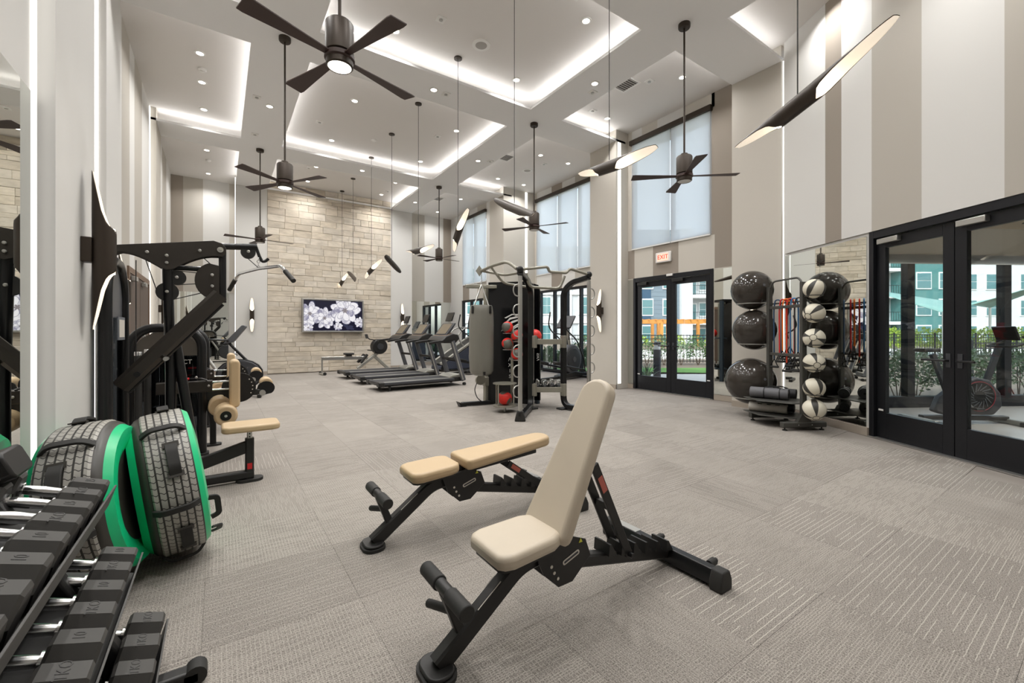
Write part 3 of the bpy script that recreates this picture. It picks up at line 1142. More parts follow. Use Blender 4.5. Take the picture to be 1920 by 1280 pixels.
for x, y, l in ((6.0, 5.2, 'slatted air vent in the tray before the exit door window'), (6.0, 9.1, 'slatted air vent in the tray before the deep window bay'), (6.0, 13.2, 'slatted air vent in the tray beside the stone wall window')):
    r = thing('air_vent', l, 'vent', (x, y, ZT))
    f = MB().b(-.2, .2, -.2, -.17, -.014, 0).b(-.2, .2, .17, .2, -.014, 0).b(-.2, -.17, -.17, .17, -.014, 0).b(.17, .2, -.17, .17, -.014, 0)
    f.build('frame', M_WHITE, r, smooth=False)
    MB().b(-.17, .17, -.17, .17, -.003, -.001).build('duct_opening', mat('vent_dark', '#5c5853', .8), r, smooth=False)
    for i in range(7):
        MB().box((0, -.145 + i * .048, -.008), (.34, .02, .004), rot=Matrix.Rotation(R(35), 3, 'X')).build('louvre', M_WHITE, r, smooth=False)

# ---- ceiling fans
M_BLADE = mat('fan_blade', '#3a2823', .5)
fan_lens_on = emat('fan_lens_on', '#fff5e6', 3.5)
fan_lens_off = mat('fan_lens_off', '#d8d6d2', .35)
def blade_mesh():
    m = MB()
    prof = [(.10, .028), (.2, .034), (.45, .055), (.66, .075), (.70, .07)]
    vs, fs = [], []
    for x, hw in prof:
        tw = R(12)
        for sgn, dz in ((-1, .004), (1, .004), (1, -.004), (-1, -.004)):
            yy = sgn * hw
            vs.append((x, yy * math.cos(tw) , yy * math.sin(tw) * .6 + dz))
    for k in range(len(prof) - 1):
        for i in range(4):
            j = (i + 1) % 4
            fs.append((4 * k + i, 4 * k + j, 4 * k + 4 + j, 4 * k + 4 + i))
    fs.append((3, 2, 1, 0))
    q = 4 * (len(prof) - 1)
    fs.append((q, q + 1, q + 2, q + 3))
    return m.add(vs, fs)
def fan(x, y, rz, lit, label):
    r = thing('ceiling_fan', label, 'ceiling fan', (x, y, ZS), rz, 'ceiling fans')
    MB().lathe([(.078, 0), (.078, -.05), (.07, -.062), (.02, -.066)], n=24).build('canopy', M_BRONZE, r)
    MB().cyl((0, 0, -.06), (0, 0, -1.80), .013, n=10).build('downrod', M_BRONZE, r)
    MB().lathe([(.02, -1.76), (.045, -1.77), (.05, -1.80), (.095, -1.805), (.105, -1.82), (.105, -2.04), (.09, -2.05)], n=28).build('motor_housing', M_BRONZE, r)
    MB().lathe([(.09, -2.05), (.112, -2.06), (.112, -2.09), (.098, -2.10)], n=28).build('hub', M_BLADE, r)
    lk = MB().lathe([(.1, -2.10), (.1, -2.14), (.09, -2.15), (.085, -2.145)], n=28).build('light_kit', M_BRONZE, r)
    MB().lathe([(.0, -2.146), (.086, -2.146), (.086, -2.14)], n=28).build('lens', fan_lens_on if lit else fan_lens_off, lk)
    if lit:
        area_lamp('fan_lamp', (0, 0, -2.17), (0, 0, -1), .15, .15, 9, (1, .95, .88), 150, 'DISK', r)
    bm = blade_mesh().mesh('blade')
    bm.materials.append(M_BLADE)
    for k in range(4):
        o = bpy.data.objects.new('blade', bm)
        COL.objects.link(o)
        o.parent = r
        o.location = (0, 0, -2.075)
        o.rotation_euler = (0, 0, k * math.pi / 2)
fan(.77, 3.5, R(20), True, 'bronze ceiling fan with lit lens hanging over the workout benches')
fan(.77, 6.88, R(35), True, 'bronze ceiling fan with lit lens hanging beyond the lat pulldown machine')
fan(.77, 11.41, R(10), False, 'bronze ceiling fan hanging before the pilaster left of the stone wall')
fan(5.24, 3.5, R(50), False, 'dark bronze ceiling fan hanging before the window over the exit door')
fan(5.24, 6.88, R(30), False, 'dark bronze ceiling fan hanging before the deep three panel window')
fan(5.24, 11.41, R(12), False, 'bronze four blade ceiling fan hanging between the stone wall and the cable rig')

# ---- scooped tube lamps (pendants and sconces)
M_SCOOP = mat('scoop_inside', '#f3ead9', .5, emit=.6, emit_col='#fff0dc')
M_GLOW = emat('scoop_glow', '#fff3dd', 5.0)
def scoop_parts(L, r, parent, n=22, nu=44):
    outer, inner = MB(), MB()
    rows = []
    for k in range(nu + 1):
        u = -L / 2 + L * k / nu
        a = abs(u) / (L / 2)
        if a < .26:
            w = math.pi
        else:
            t = (a - .26) / .74
            tb = ((0, 1.0), (.1, .68), (.33, .44), (.72, .21), (1.01, .02))
            for (t0, h0), (t1, h1) in zip(tb, tb[1:]):
                if t0 <= t <= t1:
                    h = 2 * r * (h0 + (h1 - h0) * (t - t0) / (t1 - t0))
            w = math.acos(max(-1, min(1, 1 - h / r)))
        rows.append((u, w))
    def grid(mb, rr):
        vs, fs = [], []
        for u, w in rows:
            for i in range(n + 1):
                ph = math.pi + (-w + 2 * w * i / n)
                vs.append((rr * math.cos(ph), rr * math.sin(ph), u))
        for k in range(nu):
            for i in range(n):
                q = k * (n + 1) + i
                fs.append((q, q + 1, q + n + 2, q + n + 1))
        mb.add(vs, fs)
    grid(outer, r)
    grid(inner, r * .93)
    o = outer.mesh('shell')
    sh = bpy.data.objects.new('shell', o)
    o.materials.append(M_BRONZE)
    COL.objects.link(sh)
    sh.parent = parent
    md = sh.modifiers.new('thickness', 'SOLIDIFY')
    md.thickness = r * .05
    md.offset = 0
    inner.build('reflector', M_SCOOP, parent)
    for sg in (-1, 1):
        MB().cyl((0, 0, sg * L * .135), (0, 0, sg * L * .145), r * .9, n=20).build('lamp_disc', M_GLOW, parent)
def orient(axis, front):
    z = Vector(axis).normalized()
    x = Vector(front)
    x = (x - z * x.dot(z)).normalized()
    y = z.cross(x)
    return Matrix((x, y, z)).transposed()
PEND = [(1.29, 2.78, (-.52, -.86, .05), (.05, .1, -.95), 'in front of the angled striped wall above the glazed doors'),
        (2.97, 2.90, (-.26, -.95, -.17), (-.5, -.1, -.8), 'before the exit door window'),
        (4.63, 2.88, (-.18, -.90, -.39), (.8, .0, -.6), 'beside the fan before the deep window bay'),
        (6.24, 2.86, (-.29, -.92, .27), (-.75, -.3, -.3), 'with both scoops open beside the window nearest the stone wall'),
        (7.92, 2.84, (-.01, -1.0, -.07), (-.3, 0, -.9), 'level beside the four blade fan'),
        (9.48, 2.81, (.54, .83, -.12), (-.6, .4, .7), 'turned dark side out at the edge of the stone wall'),
        (11.05, 2.84, (.02, -.98, .22), (-.8, -.2, -.4), 'with bright open scoops before the middle of the stone wall'),
        (12.86, 2.85, (-.07, -.95, -.30), (.8, .0, -.4), 'turned dark side out before the stone wall'),
        (14.2, 2.85, (0, -.96, .29), (-.8, -.2, -.4), 'closest to the stone wall above the television')]
for y, z, ax, fr, txt in PEND:
    r = thing('scoop_pendant', 'bronze scooped pendant lamp ' + txt, 'pendant lamp', (3.2, y, z), 0, 'scooped pendant lamps')
    onband = any(a <= y <= b for a, b in BANDS)
    if y > 10.8 and y < 11.2:
        onband = False
    zt = (ZS if onband else ZT) - z
    MB().lathe([(.065, zt), (.065, zt - .02), (.02, zt - .026)], n=24).build('canopy', M_BRONZE, r)
    MB().cyl((0, 0, zt - .02), (0, 0, .07), .0042, n=6).build('cord', mat('black_cord', '#2c2926', .6), r)
    body = node('lamp_tube', (0, 0, 0), 0, r)
    body.rotation_euler = orient(ax, fr).to_euler()
    scoop_parts(1.40, .056, body)
def sconce(loc, wall_dir, label):
    """wall_dir points from the wall into the room"""
    r = thing('wall_sconce', label, 'wall lamp', loc, math.atan2(wall_dir[1], wall_dir[0]), 'scooped wall sconces')
    MB().b(0, .05, -.045, .045, -.075, .075).build('bracket', M_BRONZE, r, bevel=.004)
    body = node('lamp_tube', (.1, 0, 0), 0, r)
    scoop_parts(.97, .056, body)
    return r
sconce((-.69, 3.62, 1.76), (1, 0), 'large looking scooped bronze sconce on the pilaster by the lat pulldown machine')
sconce((.77, YF, 1.75), (0, -1), 'scooped bronze sconce on the pilaster between the stone wall and the upright bike')
sconce((5.24, YF, 1.75), (0, -1), 'scooped bronze sconce on the pilaster behind the treadmills')
sconce((XP, 6.90, 1.74), (-1, 0), 'scooped bronze sconce on the pilaster between the cable rig and exit door')
sconce((XP, 3.50, 1.74), (-1, 0), 'scooped bronze sconce half hidden by the stacked exercise balls')
sconce((-1.04, 6.88, 1.74), (1, 0), 'scooped bronze sconce behind the frame of the lat pulldown machine')
sconce((-1.04, 11.41, 1.74), (1, 0), 'scooped bronze sconce beyond the brown double doors')

# ---- television on the stone wall
tv = thing('television', 'framed wall television showing white flowers on the stone wall', 'television', (2.99, YF - .09, 1.77))
MB().b(-.92, .92, -.04, .04, -.52, .52).build('case', M_BLACK2, tv, smooth=False)
f = MB()
for x0, x1, z0, z1 in ((-.92, .92, .475, .52), (-.92, .92, -.52, -.475), (-.92, -.875, -.475, .475), (.875, .92, -.475, .475)):
    f.b(x0, x1, -.06, -.035, z0, z1)
f.build('bezel', M_STEEL, tv, smooth=False, bevel=.006)
MB().b(-.875, .875, -.047, -.04, -.475, .475).build('screen', mat('screen_dark', '#14142a', .15, emit=.35, emit_col='#1b1b30'), tv, smooth=False)
rf = random.Random(5)
def petal_mat():
    if 'petal_print' in MATS:
        return MATS['petal_print']
    m = bpy.data.materials.new('petal_print')
    m.use_nodes = True
    nt = m.node_tree
    nt.nodes.clear()
    o = nt.nodes.new('ShaderNodeOutputMaterial')
    e = nt.nodes.new('ShaderNodeEmission')
    tc = nt.nodes.new('ShaderNodeTexCoord')
    n = nt.nodes.new('ShaderNodeTexNoise')
    n.inputs['Scale'].default_value = 9
    n.inputs['Detail'].default_value = 4
    oi = nt.nodes.new('ShaderNodeObjectInfo')
    ad = nt.nodes.new('ShaderNodeMath')
    ad.operation = 'MULTIPLY_ADD'
    ad.inputs[1].default_value = .35
    nt.links.new(oi.outputs['Random'], ad.inputs[0])
    nt.links.new(n.outputs['Fac'], ad.inputs[2])
    r = nt.nodes.new('ShaderNodeValToRGB')
    r.color_ramp.elements[0].position = .42
    r.color_ramp.elements[0].color = srgb('#9a97ad')
    r.color_ramp.elements[1].position = .72
    r.color_ramp.elements[1].color = srgb('#f8f5f8')
    nt.links.new(tc.outputs['Object'], n.inputs['Vector'])
    nt.links.new(ad.outputs[0], r.inputs[0])
    nt.links.new(r.outputs[0], e.inputs['Color'])
    e.inputs['Strength'].default_value = .95
    nt.links.new(e.outputs[0], o.inputs['Surface'])
    MATS['petal_print'] = m
    return m
leaf_p = emat('leaf_print', '#4a4c66', .6)
lay = [0]
def petal(cx, cz, ang, ln, wd, m, base_=.0, name='petal'):
    lay[0] += 1
    d = -.0475 - lay[0] * .00006
    pts = []
    for i in range(14):
        t = 2 * math.pi * i / 14
        k = 1 + .09 * math.sin(3 * t + ang * 5)
        lx = base_ + ln / 2 + math.cos(t) * ln / 2 * k
        lz = math.sin(t) * wd / 2 * k * (0.75 + .5 * (lx - base_) / ln)
        x = cx + lx * math.cos(ang) - lz * math.sin(ang)
        z = cz + lx * math.sin(ang) + lz * math.cos(ang)
        pts.append((max(-.87, min(.87, x)), d, max(-.47, min(.47, z))))
    fp = bpy.data.objects['flower_print']
    if name == 'petal':
        mx_, mz_ = sum(p[0] for p in pts) / 14, sum(p[2] for p in pts) / 14
        big = [(max(-.873, min(.873, mx_ + (x - mx_) * 1.09)), d + .00003, max(-.473, min(.473, mz_ + (z - mz_) * 1.09))) for x, _, z in pts]
        MB().add(big, [tuple(range(14))]).build('petal_edge', emat('petal_shadow_print', '#8f8da6', .75), fp, smooth=False)
    MB().add(pts, [tuple(range(14))]).build(name, m, fp, smooth=False)
node('flower_print', (0, 0, 0), 0, tv)
MB().tube(smooth_path([(.78, 0, -.52), (.73, 0, -.62), (.80, 0, -.68), (.85, 0, -.60), (.80, 0, -.52)], .04), .006, 6).build('cable_loop', M_SILVER, tv)
for k in range(26):
    petal(rf.uniform(-.8, .75), rf.uniform(-.45, .42), rf.uniform(0, 6.28), rf.uniform(.12, .25), rf.uniform(.05, .09), leaf_p, name='leaf')
for cx, cz, rr in ((-.70, .05, .34), (-.28, -.08, .31), (.33, .17, .46), (.78, -.2, .16), (.12, -.33, .13), (-.75, -.38, .15)):
    for ring, (np_, k, wk) in enumerate(((9, 1.0, .52), (7, .66, .56))):
        for i in range(np_):
            petal(cx, cz, 6.283 * i / np_ + ring * .5 + rf.uniform(-.15, .15), rr * k * rf.uniform(.88, 1.05), rr * k * wk, petal_mat(), rr * .05)
    for i in range(6):
        petal(cx, cz, 1.05 * i, rr * .2, rr * .1, emat('stamen_print', '#a59c9f', .7), 0, 'stamen')
# ================================================================== free weights area
def pad_mesh(outline, th, bev=.02):
    """upholstered pad from a 2D outline in local XY, thickness along z"""
    return MB().prism(outline, 0, th)

M_LABEL = mat('paper_label', '#d9d3c8', .6)
M_WARN = mat('warning_yellow', '#d8d84a', .5)
def bench(loc, rz, ang, padm, label):
    b = thing('weight_bench', label, 'weight bench', loc, rz)
    # foot
    MB().prism(rrect(.13, .17, .06, 6), 0, .018).build('rubber_foot', M_RUBBER, b)
    MB().prism(rrect(.11, .15, .05, 6), .018, .034).build('foot_plate', M_BLACK, b, bevel=.006)
    # front post
    pts = smooth_path([(0.005, 0, .03), (.37, 0, .295), (.56, 0, .31)], .06)
    MB().rtube(pts, .058, .075, up=(0, 0, 1)).build('front_post', M_BLACK, b)
    MB().box((.215, 0, .226), (.13, .05, .002), rot=Matrix.Rotation(R(-36), 3, 'Y')).build('instruction_label', M_LABEL, b, smooth=False)
    # leg roller
    rl = node('leg_roller', (0.035, 0, .30), 0, b)
    MB().cyl((0, -.17, 0), (0, .17, 0), .014, n=12).build('roller_bar', M_BLACK2, rl)
    MB().cyl((0, -.175, 0), (0, -.045, 0), .030, n=18).build('foam_roll', M_RUBBER, rl, bevel=.004)
    MB().cyl((0, .045, 0), (0, .175, 0), .030, n=18).build('foam_roll', M_RUBBER, rl, bevel=.004)
    MB().cyl((0, -.045, 0), (0, .045, 0), .024, n=16).build('sleeve', M_BLACK, rl)
    MB().rtube([(0, 0, -.01), (.06, 0, -.17)], .04, .04, up=(1, 0, 0)).build('roller_bracket', M_BLACK, rl)
    MB().cyl((.03, 0, -.09), (.0, .15, -.13), .017, n=12).build('foot_peg', M_RUBBER, rl)
    # seat
    out = []
    for x, hw in ((0, .125), (.04, .138), (.20, .142), (.30, .125)):
        out.append((x, hw))
    oc = [(.0, -.10), (.02, -.128), (.06, -.142), (.26, -.135), (.31, -.115), (.325, -.08), (.325, .08), (.31, .115), (.26, .135), (.06, .142), (.02, .128), (.0, .10)]
    s = MB().prism(oc, 0, .062).build('seat', padm, b, bevel=.022, seg=4)
    s.location = (.20, 0, .355)
    s.rotation_euler = (0, R(-3), 0)
    MB().prism([(x * .9 + .015, y * .85) for x, y in oc], -.012, .002).build('seat_board', M_BLACK, s)
    # pivot plates
    poly = [(.42, .33), (.60, .37), (.70, .33), (.73, .25), (.62, .165), (.54, .165), (.46, .24)]
    for sy in (-1, 1):
        pl = MB().prism(poly, 0, .008, frame_m((0, sy * .05, 0), (1, 0, 0), (0, 0, 1))).build('pivot_plate', M_BLACK, b, bevel=.002)
        if sy < 0:
            yy = -.0595
            MB().prism(rrect(.10, .022, .01, 4), 0, .0012, frame_m((.61, yy, .275), (.95, 0, .3), (-.3, 0, .95))).build('name_badge', M_LABEL, pl, smooth=False)
            MB().prism(rrect(.085, .010, .004, 3), 0, .0016, frame_m((.61, yy, .275), (.95, 0, .3), (-.3, 0, .95))).build('badge_print', M_DKGREY, pl, smooth=False)
            MB().prism([(0, 0), (.022, 0), (.011, .02)], 0, .0012, frame_m((.655, yy, .325), (1, 0, 0), (0, 0, 1))).build('warning_mark', M_WARN, pl, smooth=False)
            for (hx, hz) in ((.50, .265), (.515, .235), (.535, .205)):
                MB().cyl((hx, yy + .001, hz), (hx, yy - .001, hz), .007, n=12).build('adjust_hole', M_LABEL, pl)
    # ladder
    MB().rtube([(.60, 0, .235), (1.36, 0, .06)], .06, .055).build('ladder_beam', M_BLACK, b)
    for k in range(6):
        t = .34 + k * .115
        x, z = .60 + .76 * t, .235 - .175 * t
        MB().prism([(0, 0), (.055, .0), (.012, .055), (0, .055)], -.05, .05, frame_m((x, 0, z + .022), (1, 0, -.1), (.1, 0, 1))).build('ladder_tooth', M_BLACK, b, smooth=False)
    # rear bar
    pr = [(-.04, .0), (.04, .0), (.04, .035), (.022, .072), (-.022, .072), (-.04, .035)]
    MB().sweep([(1.37, -.30, .018), (1.37, .40, .018)], pr, up=(0, 0, 1)).build('rear_bar', M_BLACK2, b, bevel=.004)
    for y0, y1 in ((-.335, -.27), (.37, .435)):
        pr2 = [(-.05, -.0), (.05, .0), (.05, .05), (.028, .098), (-.028, .098), (-.05, .05)]
        MB().sweep([(1.37, y0, 0), (1.37, y1, 0)], pr2, up=(0, 0, 1)).build('end_cap', M_RUBBER, b, bevel=.008)
    MB().b(1.35, 1.40, .20, .38, .09, .0915).build('skid_strip', M_STEEL, b, smooth=False)
    for yy in (-.22, .10):
        MB().cyl((1.41, yy, .07), (1.455, yy, .075), .02, n=12).cyl((1.45, yy, .075), (1.47, yy, .076), .013, n=10).build('transport_knob', M_RUBBER, b)
    # backrest
    oc = []
    Lb, w0, w1 = .74, .135, .092
    oc += [(0, -w0 + .02), (.012, -w0 + .004), (.04, -w0)]
    for k in range(9):
        a = R(-90 + 180 * k / 8)
        oc.append((Lb - w1 * .8 + w1 * .8 * math.cos(a), w1 * math.sin(a)))
    oc += [(.04, w0), (.012, w0 - .004), (0, w0 - .02)]
    bk = node('backrest_arm', (.565, 0, .345), 0, b)
    bk.rotation_euler = (0, R(-ang), 0)
    MB().prism(oc, .03, .098).build('backrest', padm, bk, bevel=.024, seg=4)
    MB().rtube([(.0, 0, .005), (.62, 0, .005)], .06, .05).build('back_beam', M_BLACK, bk)
    # support strut
    ca, sa = math.cos(R(ang)), math.sin(R(ang))
    px, pz = .565 + .36 * ca + .03 * sa, .345 + .36 * sa - .03 * ca
    foot = (1.0, .17) if ang > 30 else (1.22, .13)
    for sy in (-.045, .045):
        MB().rtube([(px, sy, pz), (foot[0], sy, foot[1])], .014, .045, up=(1, 0, 0)).build('support_strut', M_BLACK, b)
    MB().cyl((foot[0], -.075, foot[1]), (foot[0], .075, foot[1]), .013, n=10).build('catch_rod', M_BLACK2, b)
    t = .45
    qx, qz = px + (foot[0] - px) * t, pz + (foot[1] - pz) * t
    MB().box((qx, 0, qz), (.03, .09, .03)).build('strut_brace', M_BLACK, b)
    MB().box((px + (foot[0] - px) * .2, -.0535, pz + (foot[1] - pz) * .2), (.03, .0015, .085), rot=Matrix.Rotation(math.atan2(foot[0] - px, foot[1] - pz) - math.pi, 3, 'Y')).build('strut_label', mat('strut_label_red', '#c56a5c', .6), b, smooth=False)
    return b
bench((.66, 1.46, 0), 0, 61, M_CREAM, 'cream upholstered weight bench with its backrest raised')
bench((.74, 2.53, 0), 0, 4, M_TAN, 'tan upholstered weight bench with its backrest laid flat')

# ---- dumbbell rack
rk = thing('dumbbell_rack', 'three tier black steel dumbbell rack along the mirrored wall', 'dumbbell rack', (0, 0, 0))
TIERS = ((-.335, .675), (-.26, .405), (-.185, .125))
inc = Vector((.95, 0, -.31)).normalized()
YR0, YR1 = .35, 2.12
for xr, zr in TIERS:
    tr = node('tier', (xr, 0, zr), 0, rk)
    M0 = frame_m((0, 0, 0), inc, (0, 1, 0))
    MB().box((-.155, (YR0 + YR1) / 2, -.048), (.33, YR1 - YR0, .006), M0).build('shelf', M_BLACK, tr, smooth=False)
    MB().box((.012, (YR0 + YR1) / 2, -.012), (.006, YR1 - YR0 + .02, .075), M0).build('front_rail', mat('rail_grey', '#4a4947', .5, .2), tr, bevel=.001)
    MB().box((-.322, (YR0 + YR1) / 2, -.012), (.006, YR1 - YR0, .075), M0).build('back_rail', M_BLACK, tr, smooth=False)
for y in (.55, 1.92):
    MB().rtube([(-.22, y, .02), (-.60, y, .80)], .075, .06, up=(0, 1, 0)).build('upright', M_BLACK, rk, bevel=.004)
    MB().rtube([(-.70, y, .03), (-.06, y, .03)], .06, .05).build('base_foot', M_BLACK, rk, bevel=.004)
    MB().cyl((-.07, y - .03, .035), (-.07, y + .03, .035), .034, n=16).build('foot_cap', M_RUBBER, rk)
MB().rtube([(-.66, 1.98, .80), (-.52, 1.98, .86)], .16, .09, up=(0, 0, 1)).build('corner_cap', M_BLACK, rk, bevel=.008)

# ---- dumbbells
M_URE = mat('dumbbell_rubber', '#3a3835', .55, noise=.08, nscale=30)
M_EMB = mat('embossed_rubber', '#2a2826', .5)
db_src = {}
def dumbbell_parts(size, txt):
    key = (size, txt)
    if key in db_src:
        return db_src[key]
    r = .056 + .010 * size
    hl = .100 + .006 * size
    hx = [(r * math.cos(R(60 * i)), r * math.sin(R(60 * i))) for i in range(6)]
    def head(x0, x1):
        c = .008
        m = MB()
        secs = ((x0, .86), (x0 + c, 1), (x1 - c, 1), (x1, .86))
        vs = [(x, k * a, k * b_) for x, k in secs for a, b_ in hx]
        fs = []
        for q in range(3):
            for i in range(6):
                j = (i + 1) % 6
                fs.append((q * 6 + i, q * 6 + j, q * 6 + 6 + j, q * 6 + 6 + i))
        fs += [tuple(range(5, -1, -1)), tuple(range(18, 24))]
        return m.add(vs, fs)
    g = .056
    a = head(g, g + hl).mesh('head', ang=25)
    b_ = head(-g - hl, -g).mesh('head', ang=25)
    h = MB().lathe([(.013, -g), (.015, -g * .6), (.0165, 0), (.015, g * .6), (.013, g)], ax=(1, 0, 0), n=14).mesh('handle')
    rings = MB().lathe([(.022, -.004), (.022, .004)], ax=(1, 0, 0), n=14).mesh('collar')
    t = text_mesh(txt, .036, .0008)
    zt = r * math.cos(R(30)) + .0002
    # lettering on the upper sloping face that looks to the aisle
    t.transform(frame_m((g + hl * .5, 0, zt), (0, 1, 0), (-1, 0, 0)))
    for me, m in ((a, M_URE), (b_, M_URE), (h, M_CHROME), (rings, M_CHROME), (t, M_EMB)):
        me.materials.clear()
        me.materials.append(m)
    db_src[key] = (a, b_, h, rings, t, g + hl, r)
    return db_src[key]
TIERN = ('top', 'middle', 'bottom')
rd = random.Random(4)
for ti, (xr, zr) in enumerate(TIERS):
    y = 2.06
    k = 0
    while y > .45:
        size = (0.0, .35, 1.0)[ti] + min(1.0, k * .12)
        txt = ('15', 'TKO', '15', 'TKO', '10', '10', 'TKO', '5')[k % 8] if ti == 0 else (('10', 'TKO')[k % 2] if ti == 1 else 'TKO')
        size = round(size, 1)
        a, b_, h, rings, t, reach, r = dumbbell_parts(size, txt)
        o = thing('dumbbell', 'black hexagonal dumbbell with chrome handle on the %s rack tier' % TIERN[ti], 'dumbbell', (0, 0, 0), 0, 'dumbbells on the %s tier' % TIERN[ti])
        for nm, me, dx in (('head', a, 0), ('head', b_, 0), ('handle', h, 0), ('collar', rings, .052), ('collar', rings, -.052), ('lettering', t, 0)):
            q = bpy.data.objects.new(nm, me)
            COL.objects.link(q)
            q.parent = o
            q.location = (dx, 0, 0)
        up = Vector((.31, 0, .95)).normalized()
        pos = Vector((xr, y, zr)) - inc * (reach + .004) + up * (-.045 + r * .866 + .001)
        o.location = pos
        o.rotation_euler = Matrix((inc, Vector((0, 1, 0)), up)).transposed().to_euler()
        y -= 2 * r + .012
        k += 1

# ---- tyre shaped training bags
def tread_mat():
    m = bpy.data.materials.new('printed_tread')
    m.use_nodes = True
    nt = m.node_tree
    N, L = nt.nodes.new, nt.links.new
    bs = nt.nodes['Principled BSDF']
    bs.inputs['Roughness'].default_value = .38
    tc = N('ShaderNodeTexCoord')
    sp = N('ShaderNodeSeparateXYZ')
    L(tc.outputs['Object'], sp.inputs[0])
    def mm(op, a, b=None):
        n = N('ShaderNodeMath')
        n.operation = op
        for i, q in enumerate((a, b)):
            if q is None:
                continue
            if isinstance(q, (int, float)):
                n.inputs[i].default_value = q
            else:
                L(q, n.inputs[i])
        return n.outputs[0]
    ang = mm('ARCTAN2', sp.outputs[2], sp.outputs[1])
    col = mm('FRACT', mm('DIVIDE', mm('ADD', sp.outputs[0], 1.0), .034))
    groove = mm('LESS_THAN', mm('ABSOLUTE', mm('SUBTRACT', col, .5)), .12)
    wave = mm('MULTIPLY', mm('SINE', mm('MULTIPLY', sp.outputs[0], 185.0)), .012)
    rows = mm('FRACT', mm('MULTIPLY', mm('ADD', ang, wave), 12.0))
    cut = mm('LESS_THAN', rows, .13)
    mask = mm('MAXIMUM', groove, cut)
    mx = N('ShaderNodeMix')
    mx.data_type = 'RGBA'
    mx.inputs['A'].default_value = srgb('#a8a59d')
    mx.inputs['B'].default_value = srgb('#2b2a27')
    L(mask, mx.inputs['Factor'])
    L(mx.outputs['Result'], bs.inputs['Base Color'])
    return m
M_TREAD = tread_mat()
M_GREEN = mat('green_vinyl', '#12c481', .32, noise=.08, nscale=6, bump=.15, bscale=25)
M_BKV = mat('black_vinyl', '#3a3732', .38, bump=.2, bscale=18)
def tyre_bag(loc, yaw, lean, flip, label):
    t = thing('tyre_bag', label, 'training bag', loc, 0)
    body = node('bag_body', (0, 0, 0), 0, t)
    s = -1 if flip else 1
    Rt = .42
    body.scale = (.92, .94, .94)
    body.rotation_euler = (Matrix.Rotation(yaw, 3, 'Z') @ Matrix.Rotation(lean, 3, 'Y')).to_euler()
    P = lambda *pr: [(r, s * x) for r, x in pr]
    ax = (1, 0, 0)
    MB().lathe(P((Rt * .965, -.098), (Rt * .99, -.088), (Rt + .004, .02), (Rt, .10), (Rt * .985, .108)), ax=ax, n=64, caps=False).build('tread', M_TREAD, body)
    MB().lathe(P((Rt * .90, -.135), (Rt * .94, -.122), (Rt * .962, -.107), (Rt * .966, -.097)), ax=ax, n=64, caps=False).build('side_band', M_BKV, body)
    MB().lathe(P((.25, -.150), (.30, -.168), (.355, -.168), (Rt * .905, -.134)), ax=ax, n=64, caps=False).build('green_rim', M_GREEN, body)
    MB().lathe(P((.0, -.138), (.25, -.148)), ax=ax, n=48, caps=False).build('hub_face', M_BKV, body)
    MB().lathe(P((Rt * .985, .107), (Rt * .93, .135), (.30, .150), (.25, .148)), ax=ax, n=64, caps=False).build('green_shoulder', M_GREEN, body)
    MB().lathe(P((.25, .146), (.0, .140)), ax=ax, n=48, caps=False).build('hub_face', M_BKV, body)
    for k, (a, long_) in enumerate(((R(215), 0), (R(245), 1), (R(150), 0), (R(185), 1), (R(125), 1), (R(80), 0), (R(300), 0), (R(30), 1))):
        ca, sa = math.cos(a), math.sin(a)
        c = Vector((0, ca, sa))
        tg = Vector((0, -sa, ca))
        if long_:
            pts = [c * (Rt - .005) + Vector((s * -.10, 0, 0)), c * (Rt + .035) + Vector((s * -.06, 0, 0)), c * (Rt + .038) + Vector((s * .06, 0, 0)), c * (Rt - .005) + Vector((s * .10, 0, 0))]
            MB().rtube(smooth_path(pts, .04), .032, .016, up=c).build('strap_handle', M_RUBBER, body)
        else:
            pts = [c * (Rt + .0) + tg * -.085, (c * (Rt + .022)) + tg * -.05, c * (Rt + .026) + tg * .05, c * (Rt + .0) + tg * .085]
            pts = [p + Vector((s * .02, 0, 0)) for p in pts]
            MB().rtube(smooth_path(pts, .03), .055, .014, up=c).build('grip_handle', M_RUBBER, body)
            for e in (-1, 1):
                MB().box(tuple(c * (Rt + .004) + tg * e * .085 + Vector((s * .02, 0, 0))), (.075, .03, .006), rot=Matrix((Vector((1, 0, 0)), tg, c)).transposed()).build('stitch_patch', M_BKV, body, smooth=False)
    for a in (R(-20), R(-60)):
        c = Vector((0, -math.cos(a), math.sin(a)))
        tg = Vector((0, math.sin(a), math.cos(a)))
        pts = [c * .36 + tg * -.07 + Vector((s * .145, 0, 0)), c * .36 + tg * -.06 + Vector((s * .185, 0, 0)), c * .36 + tg * .06 + Vector((s * .185, 0, 0)), c * .36 + tg * .07 + Vector((s * .145, 0, 0))]
        MB().rtube(smooth_path(pts, .03), .03, .012, up=c).build('side_handle', M_RUBBER, body)
    return t
LE = R(-8)
tyre_bag((-.228, 3.12, .412), R(7), LE, False, 'green edged tyre bag leaning beside the lat pulldown machine base')
tyre_bag((-.500, 2.95, .413), R(-6), R(-8), True, 'green edged tyre bag standing behind the end of the dumbbell rack')
# ================================================================== strength machines along the left wall
def disc(c, r, w, axis=(0, 1, 0), n=28):
    a = Vector(axis).normalized() * (w / 2)
    c = Vector(c)
    return MB().cyl(c - a, c + a, r, n=n)
def bolts(parent, pts, y, r=.012):
    me = MB().lathe([(r, 0), (r, .006), (r * .7, .010), (.001, .011)], ax=(0, -1, 0), n=12).mesh('bolt')
    me.materials.append(M_STEEL)
    for x, z in pts:
        o = bpy.data.objects.new('bolt', me)
        COL.objects.link(o)
        o.parent = parent
        o.location = (x, y, z)

